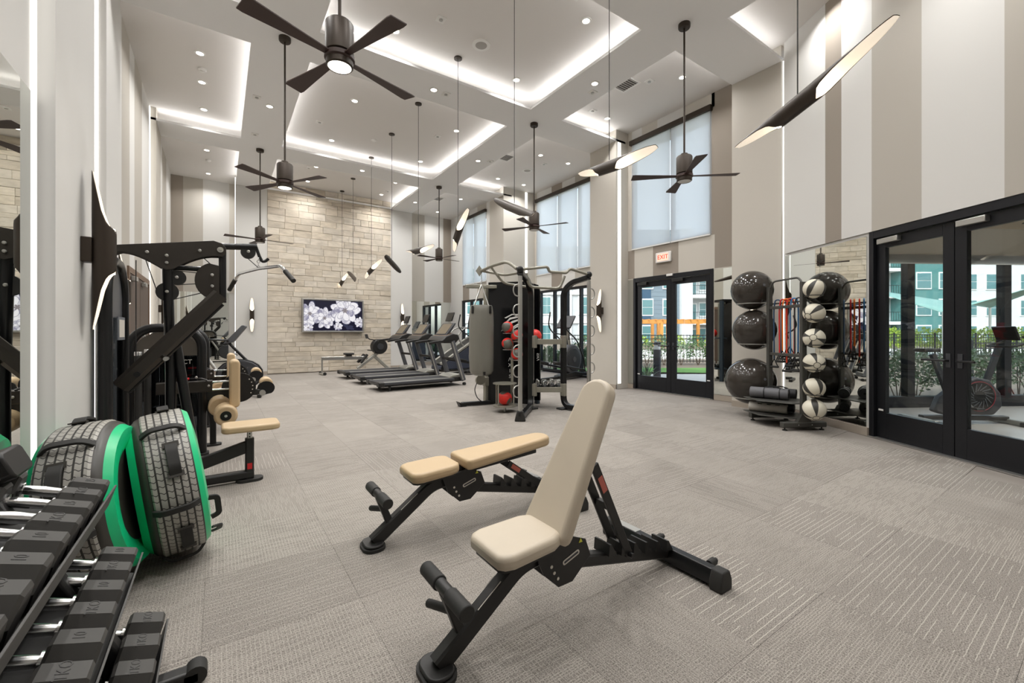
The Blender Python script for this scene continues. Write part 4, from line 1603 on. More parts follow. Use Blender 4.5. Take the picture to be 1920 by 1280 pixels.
M_BRN = mat('machine_brown_black', '#2f2a25', .42, .2, noise=.06, nscale=40)
lat = thing('lat_pulldown_machine', 'black lat pulldown machine with chrome bar and tan seat', 'gym machine', (0, 4.26, 0))
MB().rtube([(.24, 0, .055), (-.70, 0, .055)], .075, .07).build('base_beam', M_BLACK, lat, bevel=.006)
f = MB().prism(rrect(.20, .13, .06, 6), 0, .022)
f.build('foot_plate', M_RUBBER, lat).location = (.21, 0, 0)
MB().rtube([(.21, 0, .02), (.21, 0, .36)], .07, .065, up=(1, 0, 0)).build('seat_post', M_BLACK, lat)
MB().box((.21, -.036, .13), (.035, .004, .05)).build('adjust_tab', M_RED, lat, smooth=False)
MB().rtube([(.21, 0, .34), (.21, 0, .435)], .038, .038, up=(1, 0, 0)).build('inner_post', M_STEEL, lat)
for z in (.375, .40):
    MB().cyl((.21, -.0192, z), (.21, -.0205, z), .006, n=10).build('adjust_hole', M_BLACK2, lat)
s = MB().prism(rrect(.42, .30, .06, 5), .435, .49).build('seat', M_TAN, lat, bevel=.018, seg=4)
s.location = (.22, 0, 0)
MB().rtube([(-.15, 0, .19), (.19, 0, .29)], .05, .10).build('seat_beam', M_BLACK, lat, bevel=.005)
MB().tube([(-.30, 0, 1.30), (-.135, 0, .06)], .034, 14).build('slant_leg', M_BLACK2, lat)
MB().tube([(-.335, 0, 1.80), (-.315, 0, .95), (-.315, 0, .08)], .034, 14).build('upright', M_BLACK2, lat)
top = [(-.74, 1.76), (-.74, 1.86), (-.69, 1.885)]
top += [(-.04, 1.995), (.015, 1.98), (.045, 1.945), (.045, 1.90), (.02, 1.872)]
for k in range(9):
    t = k / 8
    top.append((-.02 - .27 * t, 1.872 - .125 * t ** 1.9))
top += [(-.335, 1.735), (-.38, 1.755)]
for k in range(7):
    t = k / 6
    top.append((-.41 - .19 * t, 1.775 + .075 * math.sin(t * 1.57)))
top += [(-.66, 1.82), (-.70, 1.76)]
for sy in (-.055, .047):
    pl = MB().prism(top, 0, .008, frame_m((0, sy + .008, 0), (1, 0, 0), (0, 0, 1))).build('top_plate', M_BRN, lat, bevel=.002)
bolts(pl.parent, ((-.63, 1.83), (-.45, 1.86), (-.335, 1.845), (-.335, 1.79), (-.13, 1.905), (.005, 1.925)), -.058)
MB().cyl((.005, -.056, 1.925), (.005, -.066, 1.925), .022, n=16).build('pivot_washer', M_SILVER, lat)
MB().tube([(-.1, 0, 1.955), (.265, 0, 1.985)], .027, 14).build('top_arm', M_BLACK2, lat)
MB().tube(smooth_path([(.255, 0, 1.99), (.285, 0, 1.90), (.305, 0, 1.865), (.33, 0, 1.872), (.35, 0, 1.895)], .03), .013, 8).build('bar_hook', M_BLACK2, lat)
disc((.20, 0, 1.935), .055, .03).build('pulley', M_BLACK, lat)
disc((-.275, 0, 1.685), .058, .03).build('pulley', M_BLACK, lat)
disc((-.335, 0, 1.57), .072, .03).build('pulley', M_BLACK, lat)
dpl = [(.0, 1.80), (.0, 1.53)]
for k in range(15):
    a = R(-100 - 155 * k / 14)
    dpl.append((-.04 + .125 * math.cos(a), 1.675 + .145 * math.sin(a)))
MB().prism(dpl, -.02, .02, frame_m((0, 0, 0), (1, 0, 0), (0, 0, 1))).build('pulley_guard', M_BRN, lat, bevel=.004)
MB().tube([(.02, 0, 1.92), (.02, 0, 1.50)], .027, 14).build('drop_tube', M_BLACK2, lat)
MB().tube([(-.32, 0, 1.765), (-.10, 0, 1.765)], .02, 12).build('link_tube', M_BLACK2, lat)
bolts(lat, ((-.275, 1.685), (-.335, 1.57), (-.05, 1.72), (-.05, 1.63), (.20, 1.935)), -.04)
for a, b_ in (((.2, 1.88), (.275, 1.81)), ((-.27, 1.74), (-.1, 1.73)), ((-.27, 1.63), (-.12, 1.65)), ((-.34, 1.50), (-.1, 1.58)), ((-.40, 1.58), (-.47, 1.83)), ((-.05, 1.80), (-.13, 1.88)), ((-.52, 1.8), (-.52, .3))):
    MB().cyl((a[0], 0, a[1]), (b_[0], 0, b_[1]), .0035, n=6).build('cable', mat('steel_cable', '#3a3a3a', .5, .3), lat)
# chrome bar
d = Vector((.33, -.94, 0)).normalized()
c = Vector((.275, 0, 1.79))
br = node('lat_bar', (0, 0, 0), 0, lat)
P = lambda s_, dz: c + d * s_ + Vector((0, 0, dz))
MB().tube(smooth_path([P(-.52, -.085), P(-.40, .0), P(0, .012), P(.40, .0), P(.52, -.085)], .05), .0135, 10).build('bar', M_CHROME, br)
MB().tube([P(-.60, -.135), P(-.47, -.05)], .019, 10).build('grip', M_RUBBER, br)
MB().tube([P(.47, -.05), P(.60, -.135)], .019, 10).build('grip', M_RUBBER, br)
for k in range(4):
    MB().torus((.275, 0, 1.815 + k * .024), .011, .003, (1, 0, 0) if k % 2 else (0, 1, 0), 10, 5).build('chain_link', M_CHROME, br)
# thigh arm
ar = Vector((.58, 0, .70)).normalized()
o = MB().rtube([(-.585, -.16, .865), (.005, -.16, 1.555)], .07, .11, up=(-.7, 0, .58), ch=.35).build('thigh_arm', M_BRN, lat)
MB().rtube([(-.585 + .02, -.10, .865 - .03), (.005, -.10, 1.555 - .06)], .05, .07, up=(-.7, 0, .58)).build('arm_backing', M_BLACK2, lat)
MB().cyl((-.49, -.2, .955), (-.49, -.18, .955), .02, n=14).build('pivot_cap', M_BLACK2, lat)
MB().cyl((-.33, -.2, 1.06), (-.33, -.1, 1.06), .016, n=12).build('pivot_bolt', M_STEEL, lat)
# weight tower: arched frame in the plane x = -.62
def arch(parent, y0, y1, h, r, tube_r, axis, off):
    """arched tube frame; axis 'y' lies along y at x = off, axis 'x' lies along x at y = off"""
    pts = []
    c0, c1 = y0 + r, y1 - r
    pts.append((y0, .02))
    for k in range(9):
        a = R(180 - 90 * k / 8)
        pts.append((c0 + r * math.cos(a), h - r + r * math.sin(a)))
    for k in range(9):
        a = R(90 - 90 * k / 8)
        pts.append((c1 + r * math.cos(a), h - r + r * math.sin(a)))
    pts.append((y1, .02))
    P3 = [((off, a, b_) if axis == 'y' else (a, off, b_)) for a, b_ in pts]
    MB().tube(P3, tube_r, 14).build('tower_frame', M_BLACK2, parent)
    return pts
arch(lat, -.42, .20, 1.76, .26, .036, 'y', -.62)
cov = []
for k in range(13):
    a = R(180 - 180 * k / 12)
    cov.append((-.11 + .28 * math.cos(a), 1.44 + .28 * math.sin(a)))
cov += [(.17, 1.36), (-.39, 1.36)]
M_CLEAR = glass_mat('smoked_acrylic', '#8b8f93', .08)
MB().prism(cov, -.64, -.62, Matrix(((0, 0, 1, 0), (1, 0, 0, 0), (0, 1, 0, 0), (0, 0, 0, 1)))).build('tower_cover', mat('cover_grey', '#4b4d52', .4), lat)
MB().b(-.635, -.625, -.38, .16, .1, 1.36).build('shield', M_CLEAR, lat, smooth=False)
MB().b(-.612, -.604, -.10, .16, 1.20, 1.37).build('placard', mat('placard_grey', '#6d7075', .5), lat, smooth=False)
MB().b(-.603, -.602, -.07, .13, 1.22, 1.35).build('placard_sheet', M_LABEL, lat, smooth=False)
for k in range(14):
    MB().b(-.76, -.67, -.15, .13, .12 + k * .028, .145 + k * .028).build('weight_plate', M_DKGREY, lat, smooth=False)
for yy in (-.10, .08):
    MB().cyl((-.715, yy, .1), (-.715, yy, 1.6), .011, n=10).build('guide_rod', M_CHROME, lat)
MB().rtube([(-.62, -.42, .04), (-.62, .20, .04)], .07, .06).build('tower_base', M_BLACK, lat)

# ---- leg machine with the lettered shield
def leg_machine(y, label):
    m = thing('leg_extension_machine', label, 'gym machine', (0, y, 0))
    arch(m, -.71, -.15, 1.30, .20, .042, 'x', .0)
    cv = []
    for k in range(13):
        a = R(180 - 180 * k / 12)
        cv.append((-.43 + .245 * math.cos(a), 1.085 + .18 * math.sin(a)))
    cv += [(-.185, 1.02), (-.675, 1.02)]
    MB().prism(cv, -.012, .012, frame_m((0, 0, 0), (1, 0, 0), (0, 0, 1))).build('arch_cover', mat('cover_brown', '#4a443d', .45), m)
    MB().prism(rrect(.13, .05, .025, 5), 0, .004, frame_m((-.45, -.013, 1.125), (1, 0, 0), (0, 0, 1))).build('logo_plate', M_SILVER, m)
    MB().b(-.67, -.19, -.006, .006, .15, 1.02).build('shield', M_CLEAR, m, smooth=False)
    put_text('IMPACT', .062, frame_m((-.34, -.008, .955), (1, 0, 0), (0, 0, 1)), mat('silver_letters', '#c9c7c0', .4, .3), m)
    for xx in (-.71, -.15):
        MB().prism(rrect(.12, .17, .055, 5), 0, .02).build('foot_plate', M_RUBBER, m).location = (xx, 0, 0)
    for k in range(14):
        MB().b(-.55, -.31, .06, .17, .12 + k * .028, .145 + k * .028).build('weight_plate', M_DKGREY, m, smooth=False)
    for xx in (-.49, -.37):
        MB().cyl((xx, .115, .1), (xx, .115, 1.1), .011, n=10).build('guide_rod', M_CHROME, m)
    for xx, zz, yy in ((-.625, 1.07, -.20), (-.565, 1.09, -.13)):
        MB().cyl((xx, yy, .2), (xx, yy, zz - .03), .028, n=14).build('grip_post', M_RUBBER, m)
        MB().lathe([(.03, zz - .03), (.03, zz), (.026, zz + .006)], o=(xx, yy, 0), n=16).build('grip_cap', M_CHROME, m)
    MB().rtube([(-.50, -.16, .715), (-.06, -.16, .715)], .07, .115, ch=.1).build('boom', M_BRN, m, bevel=.004)
    MB().rtube([(-.08, -.16, .755), (.10, -.16, .755)], .05, .016).build('slide_rail', M_CHROME, m)
    MB().rtube([(-.08, -.16, .675), (.10, -.16, .675)], .05, .016).build('slide_rail', M_CHROME, m)
    MB().box((-.29, -.2, .80), (.09, .012, .022)).build('red_lever', M_RED, m, bevel=.004)
    MB().tube(smooth_path([(-.24, -.2, .80), (-.16, -.2, .80), (-.10, -.2, .775)], .02), .008, 8).build('lever_rod', M_BLACK2, m)
    bolts(m, ((-.09, .72), (-.19, .81)), -.2)
    # seat pads
    MB().prism(rrect(.47, .09, .04, 6), -.15, .13, frame_m((.125, -.26, .745), (0, 0, 1), (1, 0, 0))).build('backrest', M_TAN, m, bevel=.02, seg=4)
    MB().cyl((.05, -.52, .455), (.05, -.24, .455), .098, n=28).build('shin_roller', M_TAN, m, bevel=.02, seg=3)
    MB().cyl((.05, -.524, .455), (.05, -.519, .455), .046, n=20).build('roller_cap', M_BLACK2, m)
    MB().cyl((.05, -.53, .455), (.05, -.524, .455), .013, n=12).build('roller_bolt', M_CHROME, m)
    MB().cyl((.0, -.2, .50), (.0, .06, .50), .098, n=28).build('shin_roller', M_TAN, m, bevel=.02, seg=3)
    disc((.17, -.06, .67), .155, .02, n=40).build('cam_disc', M_BLACK2, m)
    for k in range(5):
        a = R(-30 + 18 * k)
        MB().cyl((.17 + .125 * math.cos(a), -.0705, .67 + .125 * math.sin(a)), (.17 + .125 * math.cos(a), -.0715, .67 + .125 * math.sin(a)), .006, n=10).build('cam_hole', M_LABEL, m)
    MB().rtube([(.24, -.05, .635), (.40, -.05, .60)], .03, .05).build('lever_arm', M_BLACK, m)
    MB().cyl((.385, -.10, .60), (.385, -.02, .60), .03, n=18).build('arm_hub', M_STEEL, m)
    fan_ = [(.33, .63)] + [(.42 + .085 * math.cos(R(a)), .645 + .075 * math.sin(R(a))) for a in range(150, -60, -20)] + [(.41, .575)]
    MB().prism(fan_, -.008, .008, frame_m((0, -.05, 0), (1, 0, 0), (0, 0, 1))).build('range_plate', M_BLACK2, m)
    MB().cyl((.43, -.02, .69), (.43, .2, .69), .062, n=24).build('ankle_roller', M_TAN, m, bevel=.015, seg=3)
    MB().rtube([(-.15, .05, .60), (.17, .05, .60)], .07, .12).build('seat_frame', M_BLACK, m)
    MB().prism([(-.15, .44), (-.02, .44), (.03, .62), (-.15, .62)], -.03, .03, frame_m((0, .05, 0), (1, 0, 0), (0, 0, 1))).build('seat_bracket', M_BLACK, m)
    MB().rtube(smooth_path([(-.09, .3, .62), (-.10, .34, .44), (-.06, .36, .28), (-.06, .36, .02)], .08), .075, .06, up=(1, 0, 0)).build('rear_leg', M_BLACK2, m)
    o = MB().prism(rrect(.16, .12, .05, 5), 0, .02).build('foot_plate', M_RUBBER, m)
    o.location = (-.06, .36, 0)
    return m
leg_machine(5.45, 'black leg machine with IMPACT shield and tan rollers behind the lat pulldown')
leg_machine(7.0, 'black leg machine with tan pads standing closest to the brown double doors')

# ---- upright bike near the far left bay
def upright_bike(loc, rz, label):
    b = thing('upright_bike', label, 'exercise bike', loc, rz)
    body = []
    for k in range(20):
        a = 2 * math.pi * k / 20
        rr = .34 + .05 * math.cos(a - .6)
        body.append((rr * math.cos(a) * 1.08, .42 + rr * .82 * math.sin(a)))
    MB().prism(body, -.07, .07, frame_m((0, 0, 0), (1, 0, 0), (0, 0, 1))).build('drive_shroud', M_DKGREY, b, bevel=.02, seg=3)
    MB().prism([(x * 1.06, .42 + (z - .42) * 1.06) for x, z in body], -.05, .05, frame_m((0, 0, 0), (1, 0, 0), (0, 0, 1))).build('shroud_rim', M_BLACK2, b, bevel=.01)
    MB().prism(rrect(.26, .055, .026, 5), 0, .003, frame_m((-.0, -.0705, .50), (1, 0, .06), (0, 0, 1))).build('red_badge', M_RED, b)
    MB().prism(rrect(.08, .06, .028, 5), 0, .003, frame_m((-.18, -.0705, .49), (1, 0, .06), (0, 0, 1))).build('grey_badge', M_SILVER, b)
    MB().tube([(-.14, -.08, .48), (-.02, -.085, .28)], .018, 10).build('crank', M_BLACK2, b)
    MB().box((-.02, -.13, .27), (.10, .09, .03)).build('pedal', M_BLACK, b, bevel=.006)
    MB().tube(smooth_path([(.16, 0, .70), (-.08, 0, .98), (-.14, 0, 1.06)], .1), .026, 12).build('mast', M_BLACK2, b)
    MB().prism([(-.22, 1.03), (-.06, 1.06), (.16, 1.36), (.12, 1.39), (.08, 1.385)], -.11, .11, frame_m((0, 0, 0), (1, 0, 0), (0, 0, 1))).build('console', M_GREY, b, bevel=.015, seg=3)
    MB().tube(smooth_path([(-.12, -.22, 1.10), (-.42, -.22, 1.12), (-.5, -.12, 1.08)], .06), .015, 8).build('handlebar', M_BLACK2, b)
    MB().tube(smooth_path([(-.12, .22, 1.10), (-.42, .22, 1.12), (-.5, .12, 1.08)], .06), .015, 8).build('handlebar', M_BLACK2, b)
    MB().tube([(-.13, -.22, 1.09), (-.13, .22, 1.09)], .018, 8).build('handlebar_stem', M_BLACK2, b)
    MB().tube([(.0, -.03, .86), (-.05, -.09, .84), (.02, -.09, .82)], .008, 6).build('bottle_cage', M_BLACK2, b)
    MB().tube([(-.28, 0, .45), (-.55, 0, .90)], .03, 12).build('seat_post', M_STEEL, b)
    MB().prism([(-.14, -.10), (-.16, -.06), (-.16, .06), (-.14, .10), (-.02, .06), (.12, .03), (.12, -.03), (-.02, -.06)], 0, .06).build('saddle', M_RUBBER, b, bevel=.02, seg=3).location = (-.56, 0, .90)
    MB().rtube([(-.6, 0, .06), (.4, 0, .06)], .07, .05).build('base_beam', M_BLACK, b)
    for x in (-.55, .38):
        MB().rtube([(x, -.26, .035), (x, .26, .035)], .07, .06).build('floor_bar', M_BLACK, b, bevel=.008)
    return b
upright_bike((.28, 9.75, 0), R(-8), 'black upright bike with red badge near the pilaster left of the stone wall')

# ================================================================== cardio row
def treadmill(loc, rz, label, screen=False):
    t = thing('treadmill', label, 'treadmill', loc, rz, 'treadmills in a row')
    # local x runs from the rear roller (0) to the front (2.05)
    MB().b(.03, 1.75, -.25, .25, .185, .195).build('running_belt', mat('belt_black', '#2c2c2e', .6), t, smooth=False)
    for sy in (-1, 1):
        MB().box((.92, sy * .335, .165), (1.68, .15, .06)).build('side_rail', M_DKGREY, t, bevel=.012)
        MB().box((.92, sy * .335, .198), (1.62, .07, .006)).build('rail_tread', M_SILVER, t, smooth=False)
        MB().box((.05, sy * .335, .155), (.13, .17, .10)).build('rear_cap', M_BLACK, t, bevel=.02, seg=3)
        MB().rtube([(2.02, sy * .37, .12), (1.72, sy * .37, 1.05)], .075, .10, up=(1, 0, 0)).build('upright', M_GREY, t)
        MB().rtube([(1.985, sy * .41, .14), (1.70, sy * .41, 1.03)], .012, .03, up=(1, 0, 0)).build('upright_trim', M_STEEL, t)
        MB().rtube(smooth_path([(1.82, sy * .37, 1.07), (1.3, sy * .37, 1.03), (1.14, sy * .37, 1.0)], .08), .06, .06).build('handrail', M_BLACK, t, bevel=.012)
        MB().cyl((2.06, sy * .30, .035), (2.06, sy * .36, .035), .035, n=14).build('wheel', M_RUBBER, t)
        MB().cyl((.25, sy * .32, 0), (.25, sy * .32, .14), .028, n=12).build('rear_foot', M_RUBBER, t)
    MB().cyl((.03, -.25, .165), (.03, .25, .165), .04, n=16).build('rear_roller', M_BLACK2, t)
    MB().b(.1, 1.95, -.25, .25, .09, .15).build('deck_frame', M_BLACK, t, smooth=False)
    MB().prism([(1.66, .19), (2.04, .19), (2.08, .10), (1.66, .10)], -.30, .30, frame_m((0, 0, 0), (1, 0, 0), (0, 0, 1))).build('motor_base', M_BLACK, t, bevel=.01)
    MB().prism([(1.68, .20), (1.78, .26), (1.98, .27), (2.05, .19)], -.29, .29, frame_m((0, 0, 0), (1, 0, 0), (0, 0, 1))).build('motor_hood', M_SILVER, t, bevel=.02, seg=3)
    MB().rtube([(1.85, -.34, .62), (1.85, .34, .62)], .05, .06).build('cross_bar', M_BLACK, t)
    MB().prism([(1.45, 1.06), (1.55, 1.16), (1.72, 1.22), (1.86, 1.2), (1.90, 1.10), (1.80, 1.0), (1.5, 1.0)], -.40, .40, frame_m((0, 0, 0), (1, 0, 0), (0, 0, 1))).build('console_base', M_BLACK, t, bevel=.02, seg=3)
    MB().prism([(1.50, 1.075), (1.585, 1.165), (1.72, 1.226), (1.72, 1.232), (1.58, 1.172), (1.49, 1.08)], -.34, .34, frame_m((0, 0, 0), (1, 0, 0), (0, 0, 1))).build('console_tray', mat('console_bronze', '#75614f', .45), t)
    c = MB().prism([(1.60, 1.19), (1.82, 1.47), (1.86, 1.46), (1.68, 1.18)], -.30, .30, frame_m((0, 0, 0), (1, 0, 0), (0, 0, 1))).build('console', M_DKGREY, t, bevel=.01)
    nrm = Vector((-.28, 0, .22)).normalized()
    MB().prism(rrect(.30, .46, .02, 4), 0, .003, frame_m(Vector((1.71, 0, 1.33)) + nrm * .004, (.22, 0, .28), (0, 1, 0))).build('display', mat('display_bronze', '#6e6453', .3), c)
    if screen:
        MB().box((1.86, 0, 1.62), (.03, .32, .22), rot=Matrix.Rotation(R(20), 3, 'Y')).build('screen', M_BLACK2, t, bevel=.008)
        MB().rtube([(1.84, 0, 1.44), (1.86, 0, 1.54)], .08, .03).build('screen_stem', M_SILVER, t)
    return t
treadmill((2.72, 9.28, 0), R(2), 'black treadmill at the open end of the row', True)
treadmill((2.72, 10.72, 0), R(2), 'black treadmill in the middle of the row of three', True)
treadmill((2.72, 12.15, 0), R(2), 'black treadmill beside the rowing machine', True)

# ---- rowing machine along the stone wall
rw = thing('rowing_machine', 'grey rowing machine with a long rail in front of the stone wall', 'rowing machine', (2.45, 13.45, 0), R(4))
MB().rtube([(.0, 0, .48), (1.35, 0, .46)], .06, .10).build('rail', M_STEEL, rw)
MB().rtube([(.02, 0, .47), (.02, 0, .03)], .04, .04, up=(1, 0, 0)).build('rear_leg', M_STEEL, rw)
MB().rtube([(.02, -.22, .03), (.02, .22, .03)], .06, .05).build('rear_foot', M_SILVER, rw)
for sy in (-.22, .22):
    MB().cyl((.04, sy - .02, .05), (.04, sy + .02, .05), .045, n=14).build('wheel', M_RUBBER, rw)
MB().prism([(-.12, -.14), (.12, -.14), (.16, 0), (.12, .14), (-.12, .14)], 0, .05).build('seat', M_RUBBER, rw, bevel=.018, seg=3).location = (.78, 0, .57)
MB().b(.70, .86, -.06, .06, .525, .57).build('seat_carriage', M_BLACK, rw, smooth=False)
MB().rtube([(1.05, 0, .14), (1.95, 0, .80)], .10, .09).build('main_frame', M_SILVER, rw)
MB().rtube([(1.55, 0, .52), (2.05, 0, .06)], .08, .09).build('front_leg', M_SILVER, rw)
MB().rtube([(2.05, -.28, .035), (2.05, .28, .035)], .06, .06).build('front_foot', M_SILVER, rw)
MB().rtube([(1.08, -.2, .035), (1.08, .2, .035)], .06, .06).rtube([(1.08, 0, .05), (1.08, 0, .18)], .05, .05, up=(1, 0, 0)).build('mid_foot', M_SILVER, rw)
for sy in (-.14, .14):
    MB().box((1.20, sy, .44), (.06, .11, .32), rot=Matrix.Rotation(R(38), 3, 'Y')).build('foot_rest', M_RUBBER, rw, bevel=.01)
MB().cyl((1.72, -.13, .80), (1.72, .13, .80), .24, n=30).build('flywheel_cage', M_BLACK, rw, bevel=.03, seg=3)
MB().cyl((1.72, -.15, .80), (1.72, -.13, .80), .10, n=20).build('air_vent', M_DKGREY, rw)
MB().rtube([(1.70, 0, .98), (1.42, 0, 1.03), (1.36, 0, 1.08)], .03, .03).build('monitor_arm', M_BLACK, rw)
MB().box((1.33, 0, 1.12), (.03, .20, .14), rot=Matrix.Rotation(R(-15), 3, 'Y')).build('monitor', M_DKGREY, rw, bevel=.008)
MB().tube([(1.45, -.24, .68), (1.45, .24, .68)], .017, 10).build('handle', M_RUBBER, rw)

# ---- incline trainer by the far right bay
ic = thing('incline_trainer', 'dark blue incline trainer with steep deck beside the far mirror', 'incline trainer', (5.75, 12.75, 0), R(2))
MB().prism([(0.0, .06), (1.75, .06), (1.75, .55), (1.60, .95), (1.42, 1.02), (.15, .26), (0, .16)], -.34, .34, frame_m((0, 0, 0), (1, 0, 0), (0, 0, 1))).build('base_shroud', mat('navy_grey', '#3c4252', .5), ic, bevel=.02, seg=3)
MB().rtube([(.02, 0, .24), (1.38, 0, 1.05)], .50, .04).build('deck', M_BLACK, ic)
for sy in (-.31, .31):
    MB().rtube([(.0, sy, .24), (1.40, sy, 1.08)], .10, .08).build('side_rail', M_SILVER, ic, bevel=.01)
    MB().tube(smooth_path([(1.62, sy, .9), (1.62, sy, 1.25), (1.30, sy, 1.42), (.85, sy, 1.38), (.62, sy, 1.16), (.70, sy, .92), (.95, sy, .72)], .12), .022, 10).build('handrail', M_STEEL, ic)
    MB().cyl((.1, sy - .03, .10), (.1, sy + .03, .10), .10, n=20).build('rear_wheel', M_BLACK, ic)
MB().rtube([(1.6, 0, .95), (1.5, 0, 1.38)], .12, .06, up=(1, 0, 0)).build('mast', M_BLACK, ic)
MB().box((1.44, 0, 1.55), (.05, .52, .36), rot=Matrix.Rotation(R(28), 3, 'Y')).build('console', M_DKGREY, ic, bevel=.015)
for sy in (-.37, .37):
    MB().rtube([(.05, sy, .03), (1.75, sy, .03)], .05, .05).build('floor_rail', M_BLACK, ic)

# ---- ellipticals in the deep bay
def elliptical(loc, rz, label):
    e = thing('elliptical_trainer', label, 'elliptical trainer', loc, rz)
    MB().cyl((.55, -.10, .52), (.55, .10, .52), .40, n=40).build('drive_housing', M_GREY, e, bevel=.03, seg=3)
    MB().cyl((.55, -.125, .52), (.55, -.10, .52), .30, n=36).build('drive_cover', M_DKGREY, e, bevel=.01)
    MB().cyl((.55, -.14, .52), (.55, -.12, .52), .07, n=20).build('hub_cap', M_GREY, e)
    MB().prism([(-.05, .04), (1.0, .04), (1.0, .14), (.6, .2), (-.05, .12)], -.12, .12, frame_m((0, 0, 0), (1, 0, 0), (0, 0, 1))).build('lower_frame', M_BLACK, e, bevel=.015)
    MB().rtube([(-.95, 0, .07), (.3, 0, .07)], .10, .07).build('base_beam', M_BLACK, e)
    for x in (-.95, .98):
        MB().rtube([(x, -.32, .035), (x, .32, .035)], .08, .06).build('floor_bar', M_BLACK, e, bevel=.01)
    MB().tube(smooth_path([(.52, 0, .85), (.44, 0, 1.15), (.38, 0, 1.32)], .1), .04, 12).build('mast', M_SILVER, e)
    MB().box((.33, 0, 1.52), (.05, .46, .42), rot=Matrix.Rotation(R(38), 3, 'Y')).build('console', M_DKGREY, e, bevel=.02, seg=3)
    for sy in (-.26, .26):
        MB().tube(smooth_path([(.86, sy, .20), (.80, sy, .55), (.45, sy, 1.05), (.0, sy, 1.30), (-.10, sy, 1.45), (-.02, sy, 1.78)], .14), .018, 10).build('moving_arm', M_BLACK2, e)
        MB().rtube([(.86, sy, .22), (-.50, sy, .46)], .05, .05).build('pedal_link', M_BLACK2, e)
        MB().box((-.35, sy, .47), (.36, .15, .05), rot=Matrix.Rotation(R(10), 3, 'Y')).build('foot_pedal', M_BLACK, e, bevel=.015)
        MB().tube(smooth_path([(.44, sy * .4, 1.18), (.15, sy * .9, 1.22), (.12, sy * .9, 1.05)], .06), .014, 8).build('fixed_handle', M_BLACK2, e)
    return e
elliptical((7.32, 8.55, 0), R(14), 'grey elliptical trainer in front of the deep window bay')
elliptical((6.0, 11.2, 0), R(6), 'grey elliptical trainer between the treadmills and the heavy bag')
# ================================================================== multi station cable rig with heavy bag
RO = Vector((4.2, 5.8, 0))
rig = thing('functional_training_rig', 'black and silver functional training rig with lettered cabinet and pull up bars', 'training rig', RO)
def W(x, y, z):
    return (x - RO.x, y - RO.y, z)
M_RIG = mat('rig_grey_paint', '#8f8c80', .42, .35)
M_SHEET = mat('gloss_black_panel', '#0e0e10', .18, spec=.25)
FL, FR, BL, BR = (3.50, 4.92), (4.69, 4.77), (4.20, 5.60), (4.64, 5.30)
# ringed posts
for (x, y), nm in ((FL, 'a'), (FR, 'b')):
    MB().rtube([W(x, y, .10), W(x, y, 2.05)], .05, .05, up=(1, 0, 0)).build('ring_post', M_STEEL, rig)
    dr = Vector((FR[0] - FL[0], FR[1] - FL[1], 0)).normalized() * (-1 if nm == 'a' else 1)
    for k in range(6):
        z = .42 + k * .285
        c = Vector(W(x, y, z)) + dr * .02
        pts = [c + Vector((0, 0, .085)), c + dr * .05 + Vector((0, 0, .08)), c + dr * .085 + Vector((0, 0, .04)), c + dr * .09 + Vector((0, 0, -.02)), c + dr * .06 + Vector((0, 0, -.075)), c + Vector((0, 0, -.085))]
        MB().tube(smooth_path(pts, .03, 3), .009, 8).build('anchor_ring', M_STEEL, rig)
    MB().b(-.035, .035, -.035, .035, .0, .06).build('post_sleeve', M_BLACK2, rig, bevel=.004).location = Vector(W(x, y, .08))
MB().prism([(-.08, 0), (.08, 0), (.045, .15), (-.045, .15)], -.035, .035, frame_m(W(FL[0], FL[1], 0), (.82, -.57, 0), (0, 0, 1))).build('boot', M_RUBBER, rig, bevel=.015)
MB().prism([(-.07, 0), (.07, 0), (.045, .10), (-.045, .10)], -.035, .035, frame_m(W(FR[0], FR[1], 0), (.82, -.57, 0), (0, 0, 1))).build('boot', M_RUBBER, rig, bevel=.015)
# bent black frames
for (bx, by), (fx, fy) in ((BL, FL), (BR, FR)):
    dv = Vector((fx - bx, fy - by, 0))
    dn = dv.normalized()
    pts = [Vector(W(fx, fy, .055)) - dn * .02, Vector(W(bx, by, .055)), Vector(W(bx, by, 1.92)), Vector(W(bx, by, 1.92)) + dv * .33 + Vector((0, 0, .13)), Vector(W(fx, fy, 2.10))]
    MB().rtube(smooth_path(pts, .16, 6), .075, .09, up=dn.cross(Vector((0, 0, 1)))).build('bent_frame', M_BLACK2, rig)
    MB().box(W(bx, by, .012), (.20, .14, .024)).build('foot_pad', M_RUBBER, rig, bevel=.006)
# pull up bars
ML = Vector(W(FL[0], FL[1], 2.14))
MR = Vector(W(FR[0], FR[1], 2.14))
u = (MR - ML)
inw = Vector((.2, .98, 0))
pts = [ML, ML + u * .38 + Vector((0, 0, .07)), ML + u * .40 + Vector((0, 0, .0)), ML + u * .66 + Vector((0, 0, .0)), ML + u * .70 + Vector((0, 0, .07)), MR]
MB().tube(smooth_path(pts, .06), .021, 10).build('pull_up_bar', M_RIG, rig)
pts = [ML + inw * .30 + u * .2, ML + inw * .34 + u * .26 + Vector((0, 0, -.20)), ML + inw * .34 + u * .72 + Vector((0, 0, -.20)), ML + inw * .30 + u * .78]
MB().tube(smooth_path(pts, .09), .021, 10).build('pull_up_bar', M_RIG, rig)
for p in (ML, MR):
    MB().sphere(p, .05, 16, 10).build('bar_joint', M_BLACK2, rig)
